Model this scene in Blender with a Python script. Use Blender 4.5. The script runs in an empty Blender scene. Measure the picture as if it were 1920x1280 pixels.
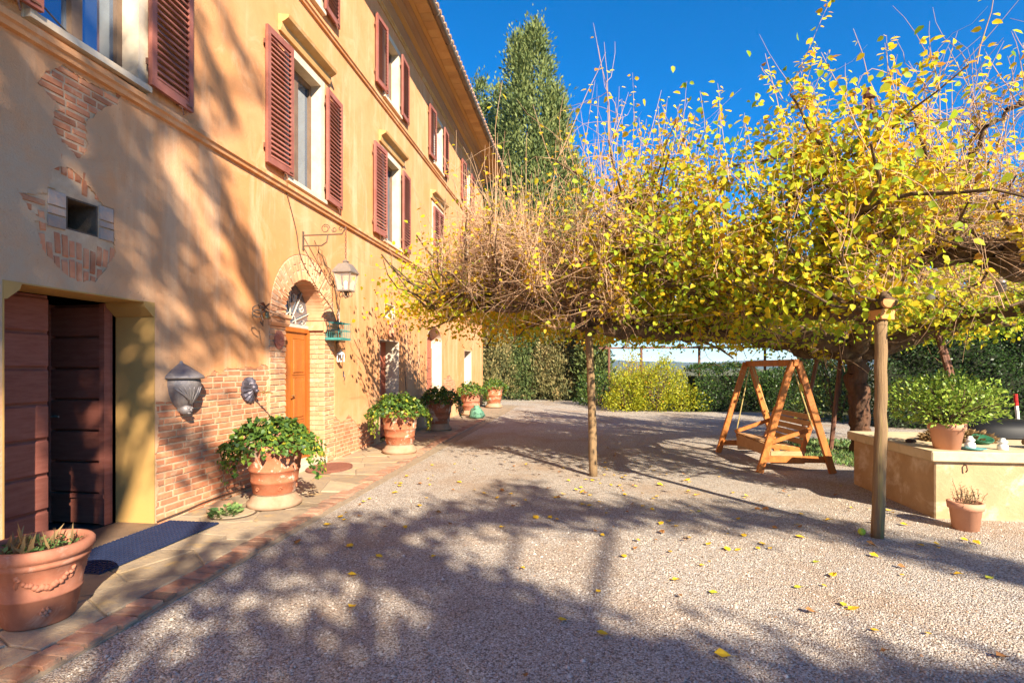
import bpy, math, random
import numpy as np
from mathutils import Vector, Matrix, Euler
from mathutils.geometry import delaunay_2d_cdt

R = math.radians
rng = np.random.default_rng(7)
random.seed(7)
scn = bpy.context.scene
col = scn.collection

# ------------------------------------------------------------------ camera, sky, sun, exposure
cam_data = bpy.data.cameras.new('camera')
cam = bpy.data.objects.new('camera', cam_data)
col.objects.link(cam)
cam.location = (0, 0, 1.57)
cam.rotation_euler = (R(90), 0, math.atan(0.137))
cam_data.sensor_width = 36
cam_data.lens = 18.75
cam_data.shift_y = 50 / 1920
cam_data.clip_start = 0.05
cam_data.clip_end = 20000
scn.camera = cam

SUN = Vector((1.0, -1.4, 1.0)).normalized()          # towards the sun
world = bpy.data.worlds.new('World')
scn.world = world
world.use_nodes = True
wn = world.node_tree
sky = wn.nodes.new('ShaderNodeTexSky')
sky.sky_type = 'NISHITA'
sky.sun_disc = False
sky.sun_elevation = math.asin(SUN.z)
sky.sun_rotation = math.atan2(SUN.x, SUN.y)
sky.altitude = 800
sky.air_density = 1.0
sky.dust_density = 0.0
sky.ozone_density = 6.0
hsv = wn.nodes.new('ShaderNodeHueSaturation')
hsv.inputs['Saturation'].default_value = 1.4
wn.links.new(sky.outputs[0], hsv.inputs['Color'])
bg = wn.nodes['Background']
wn.links.new(hsv.outputs[0], bg.inputs[0])
bg.inputs[1].default_value = 0.083

sun_data = bpy.data.lights.new('sun', 'SUN')
sun_data.energy = 5.0
sun_data.angle = R(0.55)
sun_data.color = (1.0, 0.88, 0.70)
sun = bpy.data.objects.new('sun', sun_data)
col.objects.link(sun)
sun.rotation_euler = (-SUN).to_track_quat('-Z', 'Y').to_euler()
sun.location = (10, -14, 20)

scn.view_settings.view_transform = 'Standard'
scn.view_settings.look = 'None'
scn.view_settings.gamma = 1
scn.view_settings.use_curve_mapping = False
scn.view_settings.exposure = 1.55
scn.cycles.max_bounces = 6
scn.cycles.diffuse_bounces = 3
scn.cycles.glossy_bounces = 3
scn.cycles.transparent_max_bounces = 8
scn.cycles.volume_bounces = 0
scn.cycles.caustics_reflective = False
scn.cycles.caustics_refractive = False

# ------------------------------------------------------------------ materials
def new_mat(name):
    m = bpy.data.materials.new(name)
    m.use_nodes = True
    nt = m.node_tree
    p = nt.nodes['Principled BSDF']
    return m, nt, p

def N(nt, t, **kw):
    n = nt.nodes.new(t)
    for k, v in kw.items():
        setattr(n, k, v)
    return n

def mixc(nt, fac, a, b, mode='MIX'):
    n = N(nt, 'ShaderNodeMix', data_type='RGBA', blend_type=mode)
    for sock, val in ((n.inputs[0], fac), (n.inputs[6], a), (n.inputs[7], b)):
        if hasattr(val, 'links'):
            nt.links.new(val, sock)
        elif isinstance(val, (int, float)):
            sock.default_value = val
        else:
            sock.default_value = (*val, 1) if len(val) == 3 else val
    return n.outputs[2]

def noise(nt, scale, detail=4, rough=0.6, vec=None, dist=0.0):
    n = N(nt, 'ShaderNodeTexNoise')
    n.inputs['Scale'].default_value = scale
    n.inputs['Detail'].default_value = detail
    n.inputs['Roughness'].default_value = rough
    n.inputs['Distortion'].default_value = dist
    if vec is not None:
        nt.links.new(vec, n.inputs['Vector'])
    return n.outputs[0]

def ramp(nt, src, lo, hi):
    n = N(nt, 'ShaderNodeMapRange')
    nt.links.new(src, n.inputs[0])
    n.inputs[1].default_value = lo
    n.inputs[2].default_value = hi
    return n.outputs[0]

def position(nt):
    return N(nt, 'ShaderNodeNewGeometry').outputs['Position']

def add_bump(nt, p, src, strength, dist):
    b = N(nt, 'ShaderNodeBump')
    b.inputs['Strength'].default_value = strength
    b.inputs['Distance'].default_value = dist
    nt.links.new(src, b.inputs['Height'])
    nt.links.new(b.outputs[0], p.inputs['Normal'])

def plain(name, c1, c2=None, scale=6, rough=0.75, bump=0.0, bscale=40, bdist=0.01, rnd=0.0, c3=None, spec=0.3, metal=0.0,
          stretch=None, lo=0.35, hi=0.68, lo3=0.55, hi3=0.72):
    """noise-mottled surface; rnd varies it per object; c3 is a second, sparser stain colour"""
    m, nt, p = new_mat(name)
    pos = position(nt)
    if stretch:
        mp = N(nt, 'ShaderNodeMapping')
        mp.inputs['Scale'].default_value = stretch
        nt.links.new(pos, mp.inputs['Vector'])
        pos = mp.outputs[0]
    c2 = c2 or tuple(v * 0.7 for v in c1)
    c = mixc(nt, ramp(nt, noise(nt, scale, 6, 0.65, pos), lo, hi), c1, c2)
    if c3:
        c = mixc(nt, ramp(nt, noise(nt, scale * 0.63, 5, 0.7, pos, 0.4), lo3, hi3), c, c3)
    if rnd:
        oi = N(nt, 'ShaderNodeObjectInfo')
        h = N(nt, 'ShaderNodeHueSaturation')
        mr = N(nt, 'ShaderNodeMapRange')
        nt.links.new(oi.outputs['Random'], mr.inputs[0])
        mr.inputs[3].default_value = 1 - rnd
        mr.inputs[4].default_value = 1 + rnd
        nt.links.new(mr.outputs[0], h.inputs['Value'])
        nt.links.new(c, h.inputs['Color'])
        c = h.outputs[0]
    nt.links.new(c, p.inputs['Base Color'])
    p.inputs['Roughness'].default_value = rough
    p.inputs['Specular IOR Level'].default_value = spec
    p.inputs['Metallic'].default_value = metal
    if bump:
        add_bump(nt, p, noise(nt, bscale, 5, 0.7, pos), bump, bdist)
    return m

def leaf_mat(name, stops, trans=0.35, rough=0.55):
    """per-leaf colour from the 'tint' attribute"""
    m, nt, p = new_mat(name)
    at = N(nt, 'ShaderNodeAttribute', attribute_name='tint')
    cr = N(nt, 'ShaderNodeValToRGB')
    el = cr.color_ramp.elements
    while len(el) < len(stops):
        el.new(0.5)
    for e, (pos, c) in zip(el, stops):
        e.position = pos
        e.color = (*c, 1)
    nt.links.new(at.outputs['Fac'], cr.inputs[0])
    nt.links.new(cr.outputs[0], p.inputs['Base Color'])
    p.inputs['Roughness'].default_value = rough
    p.inputs['Specular IOR Level'].default_value = 0.35
    tr = N(nt, 'ShaderNodeBsdfTranslucent')
    nt.links.new(cr.outputs[0], tr.inputs[0])
    mx = N(nt, 'ShaderNodeMixShader')
    mx.inputs[0].default_value = trans
    nt.links.new(p.outputs[0], mx.inputs[1])
    nt.links.new(tr.outputs[0], mx.inputs[2])
    nt.links.new(mx.outputs[0], nt.nodes['Material Output'].inputs[0])
    return m

def stucco_mat():
    m, nt, p = new_mat('stucco')
    pos = position(nt)
    xyz = N(nt, 'ShaderNodeSeparateXYZ')
    nt.links.new(pos, xyz.inputs[0])
    c = mixc(nt, ramp(nt, noise(nt, 0.55, 8, 0.62, pos, 0.3), 0.32, 0.7), (0.65, 0.272, 0.10), (0.69, 0.355, 0.175))
    c = mixc(nt, ramp(nt, noise(nt, 2.3, 8, 0.7, pos, 0.5), 0.48, 0.8), c, (0.55, 0.25, 0.10))
    c = mixc(nt, ramp(nt, noise(nt, 1.2, 9, 0.75, pos, 1.2), 0.55, 0.72), c, (0.71, 0.41, 0.225))
    # pale washed streaks running down
    mp = N(nt, 'ShaderNodeMapping')
    mp.inputs['Scale'].default_value = (1, 3.0, 0.35)
    nt.links.new(pos, mp.inputs['Vector'])
    st = noise(nt, 1.1, 7, 0.65, mp.outputs[0])
    c = mixc(nt, ramp(nt, st, 0.52, 0.72), c, (0.73, 0.44, 0.255))
    st2 = noise(nt, 2.6, 8, 0.7, mp.outputs[0], 0.6)
    c = mixc(nt, ramp(nt, st2, 0.60, 0.78), c, (0.44, 0.23, 0.12))
    # bleached old plaster around the cellar door: grey beige
    mr = N(nt, 'ShaderNodeMapRange')
    nt.links.new(xyz.outputs[1], mr.inputs[0])
    mr.inputs[1].default_value = 5.6
    mr.inputs[2].default_value = 3.6
    mz = N(nt, 'ShaderNodeMapRange')
    nt.links.new(xyz.outputs[2], mz.inputs[0])
    mz.inputs[1].default_value = 4.2
    mz.inputs[2].default_value = 3.4
    mu = N(nt, 'ShaderNodeMath', operation='MULTIPLY')
    nt.links.new(mr.outputs[0], mu.inputs[0])
    nt.links.new(mz.outputs[0], mu.inputs[1])
    mu2 = N(nt, 'ShaderNodeMath', operation='MULTIPLY')
    nt.links.new(mu.outputs[0], mu2.inputs[0])
    nt.links.new(ramp(nt, noise(nt, 1.5, 8, 0.7, pos), 0.25, 0.6), mu2.inputs[1])
    c = mixc(nt, mu2.outputs[0], c, (0.50, 0.35, 0.23))
    c = mixc(nt, ramp(nt, noise(nt, 7, 9, 0.8, pos, 1.5), 0.62, 0.74), c, (0.40, 0.25, 0.15))
    # salts and dirt at the foot of the wall
    mb = N(nt, 'ShaderNodeMapRange')
    nt.links.new(xyz.outputs[2], mb.inputs[0])
    mb.inputs[1].default_value = 1.1
    mb.inputs[2].default_value = 0.1
    mm = N(nt, 'ShaderNodeMath', operation='MULTIPLY')
    nt.links.new(mb.outputs[0], mm.inputs[0])
    nt.links.new(ramp(nt, noise(nt, 3.2, 8, 0.7, pos, 0.6), 0.35, 0.6), mm.inputs[1])
    c = mixc(nt, mm.outputs[0], c, (0.62, 0.42, 0.25))
    # fine dark flecks
    c = mixc(nt, ramp(nt, noise(nt, 26, 3, 0.6, pos), 0.66, 0.8), c, (0.42, 0.22, 0.10))
    nt.links.new(c, p.inputs['Base Color'])
    p.inputs['Roughness'].default_value = 0.9
    p.inputs['Specular IOR Level'].default_value = 0.15
    a = N(nt, 'ShaderNodeMath', operation='ADD')
    nt.links.new(noise(nt, 60, 5, 0.7, pos), a.inputs[0])
    nt.links.new(noise(nt, 5, 5, 0.6, pos), a.inputs[1])
    add_bump(nt, p, a.outputs[0], 0.5, 0.016)
    return m

def gravel_mat():
    m, nt, p = new_mat('gravel')
    pos = position(nt)
    def vor(scale, feat='F1'):
        v = N(nt, 'ShaderNodeTexVoronoi', feature=feat)
        v.inputs['Scale'].default_value = scale
        nt.links.new(pos, v.inputs['Vector'])
        return v
    v1 = vor(95)
    sep = N(nt, 'ShaderNodeSeparateColor')
    nt.links.new(v1.outputs['Color'], sep.inputs[0])
    cr = N(nt, 'ShaderNodeValToRGB')
    el = cr.color_ramp.elements
    for _ in range(4):
        el.new(0.5)
    for e, (q, c) in zip(el, [(0.0, (0.20, 0.145, 0.105)), (0.2, (0.38, 0.315, 0.25)), (0.45, (0.52, 0.46, 0.385)),
                              (0.7, (0.44, 0.41, 0.37)), (0.88, (0.66, 0.61, 0.54)), (1.0, (0.44, 0.28, 0.175))]):
        e.position = q
        e.color = (*c, 1)
    nt.links.new(sep.outputs[0], cr.inputs[0])
    c = mixc(nt, ramp(nt, noise(nt, 0.8, 6, 0.65, pos), 0.48, 0.75), cr.outputs[0], (0.38, 0.26, 0.165))
    c = mixc(nt, ramp(nt, noise(nt, 0.28, 5, 0.6, pos, 0.8), 0.55, 0.72), c, (0.33, 0.23, 0.15))
    c = mixc(nt, ramp(nt, noise(nt, 3.5, 6, 0.7, pos), 0.6, 0.8), c, (0.25, 0.17, 0.11))
    c = mixc(nt, ramp(nt, v1.outputs['Distance'], 0.5, 0.85), c, (0.17, 0.13, 0.10))
    nt.links.new(c, p.inputs['Base Color'])
    p.inputs['Roughness'].default_value = 0.85
    p.inputs['Specular IOR Level'].default_value = 0.25
    inv = N(nt, 'ShaderNodeMath', operation='SUBTRACT')
    inv.inputs[0].default_value = 1.0
    nt.links.new(v1.outputs['Distance'], inv.inputs[1])
    ad = N(nt, 'ShaderNodeMath', operation='ADD')
    nt.links.new(inv.outputs[0], ad.inputs[0])
    nt.links.new(noise(nt, 6, 4, 0.6, pos), ad.inputs[1])
    add_bump(nt, p, ad.outputs[0], 0.8, 0.012)
    return m

M = {}
M['stucco'] = stucco_mat()
M['gravel'] = gravel_mat()
M['masonry'] = plain('old mortar', (0.60, 0.42, 0.27), (0.47, 0.31, 0.19), 9, 0.95, 0.5, 50, 0.01)
M['brick'] = plain('old brick', (0.50, 0.165, 0.075), (0.56, 0.265, 0.14), 7, 0.9, 0.4, 60, 0.006, rnd=0.24, c3=(0.64, 0.43, 0.27), lo3=0.57, hi3=0.77)
M['brick_arch'] = plain('door brick', (0.57, 0.25, 0.12), (0.62, 0.34, 0.19), 5, 0.9, 0.35, 60, 0.006, rnd=0.16, c3=(0.68, 0.50, 0.34), lo3=0.56, hi3=0.76)
M['brick_kerb'] = plain('kerb brick', (0.37, 0.165, 0.095), (0.40, 0.25, 0.165), 11, 0.95, 0.7, 40, 0.012, rnd=0.3, c3=(0.21, 0.16, 0.12), lo3=0.5, hi3=0.68)
M['lime'] = plain('lime mortar', (0.66, 0.52, 0.38), (0.56, 0.38, 0.24), 8, 0.95, 0.4, 50, 0.008)
M['stone_grey'] = plain('grey stone', (0.32, 0.275, 0.245), (0.50, 0.31, 0.21), 16, 0.85, 0.4, 40, 0.01, rnd=0.2)
M['trim_stone'] = plain('cream travertine', (0.66, 0.56, 0.43), (0.56, 0.43, 0.30), 3, 0.85, 0.2, 45, 0.008, c3=(0.45, 0.35, 0.25))
M['reveal_white'] = plain('pale limewash', (0.70, 0.60, 0.48), (0.60, 0.47, 0.34), 2, 0.9, 0.2, 30, 0.01)
M['ochre'] = plain('ochre paint', (0.50, 0.29, 0.09), (0.44, 0.25, 0.085), 2, 0.85, 0.15, 40, 0.006, c3=(0.46, 0.28, 0.09))
M['hood'] = plain('ochre moulding', (0.62, 0.36, 0.14), (0.52, 0.27, 0.09), 4, 0.85, 0.2, 40, 0.006, c3=(0.66, 0.50, 0.33))
M['cornice_brown'] = plain('weathered cornice', (0.36, 0.19, 0.11), (0.44, 0.27, 0.15), 2, 0.9, 0.2, 30, 0.01, stretch=(1, 0.3, 1))
M['cornice_ochre'] = plain('ochre cornice', (0.58, 0.32, 0.12), (0.48, 0.25, 0.10), 2, 0.9, 0.2, 30, 0.01, stretch=(1, 0.3, 1))
M['gutter'] = plain('oxidised copper gutter', (0.17, 0.12, 0.09), (0.26, 0.20, 0.15), 4, 0.55, metal=0.4)
M['roof_tile'] = plain('roof tile', (0.42, 0.20, 0.11), (0.52, 0.33, 0.22), 3, 0.9, 0.4, 20, 0.02)
M['shutter'] = plain('shutter paint', (0.27, 0.082, 0.055), (0.35, 0.135, 0.10), 4, 0.65, 0.2, 60, 0.003, rnd=0.14, c3=(0.22, 0.075, 0.055))
M['sash'] = plain('window sash', (0.20, 0.13, 0.085), (0.14, 0.09, 0.06), 6, 0.5)
M['sash_white'] = plain('cream sash', (0.60, 0.52, 0.42), None, 6, 0.5)
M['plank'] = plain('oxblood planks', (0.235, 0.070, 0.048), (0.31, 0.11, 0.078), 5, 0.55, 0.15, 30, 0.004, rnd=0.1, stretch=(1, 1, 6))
M['plank_lit'] = plain('sunlit red planks', (0.42, 0.12, 0.065), (0.35, 0.10, 0.06), 5, 0.6, 0.15, 30, 0.004, rnd=0.08)  # brighter copy of plank, sunlight on the far doors put into the colour
M['door_wood'] = plain('varnished chestnut', (0.42, 0.125, 0.018), (0.29, 0.078, 0.014), 7, 0.35, 0.1, 50, 0.003, stretch=(1, 1, 0.15), spec=0.5)
M['dark_interior'] = plain('interior shade', (0.06, 0.05, 0.045), None, 3, 0.9)  # near-black: shade inside cellar, niche and vent holes put into the colour
M['iron'] = plain('wrought iron', (0.11, 0.085, 0.065), (0.20, 0.12, 0.07), 20, 0.6, 0.2, 80, 0.003, metal=0.3)
M['rust'] = plain('rusty iron', (0.20, 0.085, 0.05), (0.12, 0.06, 0.04), 9, 0.75, 0.3, 60, 0.004)
M['white_iron'] = plain('whitened ironwork', (0.55, 0.52, 0.46), (0.40, 0.36, 0.30), 12, 0.6)
M['tin'] = plain('lantern tin', (0.24, 0.20, 0.17), (0.34, 0.28, 0.23), 14, 0.45, metal=0.4)
M['fountain'] = plain('patinated lead', (0.27, 0.235, 0.22), (0.17, 0.15, 0.16), 12, 0.5, 0.4, 35, 0.008, metal=0.35, c3=(0.36, 0.31, 0.27))
M['lion'] = plain('dark bronze', (0.07, 0.065, 0.085), (0.12, 0.10, 0.11), 30, 0.45, 0.4, 60, 0.006, metal=0.5)
M['brass'] = plain('old brass', (0.42, 0.28, 0.11), (0.28, 0.18, 0.08), 15, 0.4, metal=0.7)
M['terracotta'] = plain('terracotta', (0.41, 0.165, 0.098), (0.33, 0.115, 0.062), 7, 0.85, 0.25, 50, 0.006, c3=(0.56, 0.34, 0.25), rnd=0.06)
M['terracotta_old'] = plain('lime stained terracotta', (0.34, 0.098, 0.042), (0.40, 0.155, 0.078), 8, 0.9, 0.4, 45, 0.008, c3=(0.56, 0.42, 0.32), rnd=0.08, lo3=0.54, hi3=0.62)
M['terracotta_pale'] = plain('pale terracotta', (0.58, 0.29, 0.175), (0.52, 0.24, 0.14), 6, 0.8, 0.1, 60, 0.004)
M['plinth'] = plain('pale plinth stone', (0.40, 0.27, 0.175), (0.33, 0.185, 0.105), 6, 0.85, 0.2, 50, 0.006)
M['soil'] = plain('potting soil', (0.09, 0.055, 0.035), (0.05, 0.03, 0.02), 30, 0.95, 0.8, 60, 0.02)
M['flag'] = plain('sandstone flag', (0.42, 0.31, 0.19), (0.28, 0.22, 0.16), 6, 0.9, 0.7, 22, 0.02, rnd=0.22, c3=(0.56, 0.37, 0.15), lo=0.3, hi=0.75)
M['paving_joint'] = plain('paving joint', (0.34, 0.26, 0.175), (0.22, 0.17, 0.12), 14, 0.95, 0.5, 60, 0.01)
M['rubber'] = plain('blue black mat', (0.010, 0.018, 0.055), (0.016, 0.026, 0.07), 8, 0.7, spec=0.4)
M['coir'] = plain('rust coir mat', (0.26, 0.105, 0.065), (0.19, 0.07, 0.045), 20, 0.95, 0.8, 120, 0.01)
M['teal'] = plain('teal paint', (0.045, 0.22, 0.20), (0.08, 0.30, 0.26), 12, 0.5)
M['white_paint'] = plain('white enamel', (0.78, 0.77, 0.74), (0.68, 0.66, 0.62), 9, 0.35)
M['plaque'] = plain('red clay plaque', (0.38, 0.115, 0.075), (0.44, 0.17, 0.11), 15, 0.8, 0.4, 45, 0.008)
M['post_wood'] = plain('weathered post', (0.29, 0.18, 0.085), (0.17, 0.11, 0.06), 9, 0.9, 0.9, 26, 0.012, stretch=(3, 3, 0.16), c3=(0.34, 0.28, 0.09))
M['block_wood'] = plain('orange timber block', (0.58, 0.27, 0.09), (0.48, 0.20, 0.07), 8, 0.7)
M['swing_wood'] = plain('orange stained timber', (0.52, 0.18, 0.032), (0.34, 0.105, 0.022), 14, 0.55, 0.35, 40, 0.004, rnd=0.16, spec=0.35, stretch=(1, 1, 0.2), c3=(0.24, 0.09, 0.03), lo3=0.6, hi3=0.75)
M['slat_wood'] = plain('bleached slat', (0.50, 0.30, 0.145), (0.42, 0.23, 0.10), 8, 0.65, 0.2, 40, 0.004, rnd=0.1)
M['bark'] = plain('mulberry bark', (0.155, 0.095, 0.055), (0.075, 0.048, 0.03), 9, 0.95, 1.0, 16, 0.04, c3=(0.24, 0.17, 0.075))
M['bark_red'] = plain('trunk bark', (0.16, 0.075, 0.04), (0.07, 0.04, 0.025), 9, 0.95, 1.0, 14, 0.04, stretch=(1, 1, 0.3))
M['twig'] = plain('twig bark', (0.52, 0.33, 0.20), (0.40, 0.235, 0.13), 6, 0.8, c3=(0.56, 0.41, 0.29))
M['cistern'] = plain('cistern render', (0.47, 0.315, 0.17), (0.37, 0.24, 0.125), 3.5, 0.9, 0.45, 30, 0.012, c3=(0.66, 0.54, 0.40), lo3=0.5, hi3=0.7)
M['cistern_cap'] = plain('cistern cap', (0.60, 0.48, 0.31), (0.50, 0.38, 0.22), 4, 0.9, 0.3, 40, 0.008, c3=(0.36, 0.29, 0.19))
M['black_plastic'] = plain('black plastic', (0.010, 0.010, 0.011), None, 5, 0.55, spec=0.25)
M['wicker'] = plain('dry wicker', (0.30, 0.19, 0.095), (0.20, 0.12, 0.055), 24, 0.9, 0.8, 70, 0.01)
M['ball'] = plain('tennis felt', (0.50, 0.62, 0.06), (0.42, 0.52, 0.05), 40, 0.95)
M['rope'] = plain('yellow rope', (0.50, 0.38, 0.15), None, 30, 0.9)
M['earth'] = plain('earth and rough grass', (0.10, 0.115, 0.035), (0.17, 0.13, 0.07), 0.7, 0.95, 0.5, 8, 0.05)
M['hill'] = plain('wooded hill', (0.055, 0.085, 0.035), (0.12, 0.12, 0.06), 0.004, 0.95)
M['red_paint'] = plain('red enamel', (0.55, 0.03, 0.025), None, 9, 0.4)
M['bag'] = plain('green sack', (0.07, 0.20, 0.11), (0.16, 0.30, 0.22), 22, 0.7, 0.6, 20, 0.02)
M['blue_plastic'] = plain('blue plastic', (0.02, 0.24, 0.62), None, 9, 0.4)

m, nt, p = new_mat('window glass')
p.inputs['Base Color'].default_value = (0.22, 0.30, 0.42, 1)  # blue metallic tint puts the sky's reflection into the pane colour
p.inputs['Metallic'].default_value = 0.75
p.inputs['Roughness'].default_value = 0.03
p.inputs['IOR'].default_value = 2.3
p.inputs['Specular IOR Level'].default_value = 0.8
M['glass'] = m
m, nt, p = new_mat('lantern glass')
p.inputs['Base Color'].default_value = (0.9, 0.88, 0.85, 1)
p.inputs['Roughness'].default_value = 0.08
p.inputs['Alpha'].default_value = 0.16
M['lantern_glass'] = m

M['leaf_mulberry'] = leaf_mat('mulberry leaf', [(0.0, (0.22, 0.34, 0.025)), (0.28, (0.54, 0.56, 0.03)), (0.55, (0.83, 0.62, 0.03)),
                                               (0.85, (0.80, 0.45, 0.02)), (1.0, (0.45, 0.21, 0.03))], 0.52)
M['leaf_green'] = leaf_mat('inner mulberry leaf', [(0.0, (0.20, 0.34, 0.025)), (0.4, (0.38, 0.50, 0.03)), (0.75, (0.68, 0.60, 0.03)), (1.0, (0.85, 0.55, 0.02))], 0.58)
M['leaf_ivy'] = leaf_mat('ivy leaf', [(0.0, (0.025, 0.062, 0.018)), (0.5, (0.08, 0.155, 0.025)), (0.85, (0.20, 0.27, 0.03)), (1.0, (0.40, 0.36, 0.03))], 0.25, 0.45)
M['leaf_bush'] = leaf_mat('yellow green shrub leaf', [(0.0, (0.13, 0.18, 0.015)), (0.5, (0.32, 0.35, 0.02)), (0.9, (0.52, 0.43, 0.02)), (1.0, (0.50, 0.22, 0.03))], 0.38)
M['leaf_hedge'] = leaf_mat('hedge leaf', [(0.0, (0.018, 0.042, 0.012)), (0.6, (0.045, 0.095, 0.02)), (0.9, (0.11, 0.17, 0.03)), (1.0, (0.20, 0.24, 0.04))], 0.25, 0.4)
M['leaf_jade'] = leaf_mat('jade leaf', [(0.0, (0.12, 0.21, 0.025)), (0.6, (0.26, 0.38, 0.05)), (1.0, (0.45, 0.50, 0.09))], 0.3, 0.4)
M['leaf_cypress'] = leaf_mat('cypress spray', [(0.0, (0.045, 0.075, 0.022)), (0.5, (0.13, 0.175, 0.05)), (1.0, (0.23, 0.26, 0.075))], 0.2, 0.7)
M['leaf_juniper'] = leaf_mat('bronzed conifer spray', [(0.0, (0.06, 0.075, 0.03)), (0.5, (0.20, 0.19, 0.07)), (1.0, (0.36, 0.27, 0.11))], 0.2, 0.7)
M['leaf_cover'] = leaf_mat('ground cover leaf', [(0.0, (0.06, 0.14, 0.04)), (0.6, (0.16, 0.27, 0.08)), (1.0, (0.30, 0.37, 0.12))], 0.3)
M['leaf_dry'] = leaf_mat('dry fern', [(0.0, (0.20, 0.12, 0.05)), (1.0, (0.38, 0.25, 0.11))], 0.2, 0.9)
M['leaf_shade'] = leaf_mat('oak leaf', [(0.0, (0.05, 0.08, 0.02)), (1.0, (0.12, 0.14, 0.03))], 0.2, 0.6)

# ------------------------------------------------------------------ object helpers
def tag(o, label=None, cat=None, group=None, kind=None):
    if label: o['label'] = label
    if cat: o['category'] = cat
    if group: o['group'] = group
    if kind: o['kind'] = kind
    return o

WM = {}
def basis(loc, rot, scale):
    return Matrix.Translation(loc) @ Euler(rot).to_matrix().to_4x4() @ Matrix.Diagonal((*scale, 1))

def link(name, me, parent=None, loc=(0, 0, 0), rot=(0, 0, 0), scale=(1, 1, 1), world_verts=False):
    """world_verts: mesh, loc and rot are given in world coordinates although the parent stands elsewhere"""
    o = bpy.data.objects.new(name, me)
    col.objects.link(o)
    o.location, o.rotation_euler, o.scale = loc, rot, scale
    w = basis(loc, rot, scale)
    if parent is not None:
        o.parent = parent
        if world_verts:
            o.matrix_parent_inverse = WM[parent.name].inverted()
        else:
            w = WM[parent.name] @ w
    WM[o.name] = w
    return o

def empty(name, loc=(0, 0, 0), rotz=0, parent=None):
    return link(name, None, parent, loc, (0, 0, rotz))

def copy_tree(o, loc=None, rotz=None, scale=None, parent=None):
    c = o.copy()
    col.objects.link(c)
    if parent is not None:
        c.parent = parent
    if loc is not None: c.location = loc
    if rotz is not None: c.rotation_euler = (0, 0, rotz)
    if scale is not None: c.scale = (scale,) * 3 if isinstance(scale, (int, float)) else scale
    for ch in [q for q in bpy.data.objects if q.parent == o]:
        copy_tree(ch, parent=c)
    return c

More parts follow.
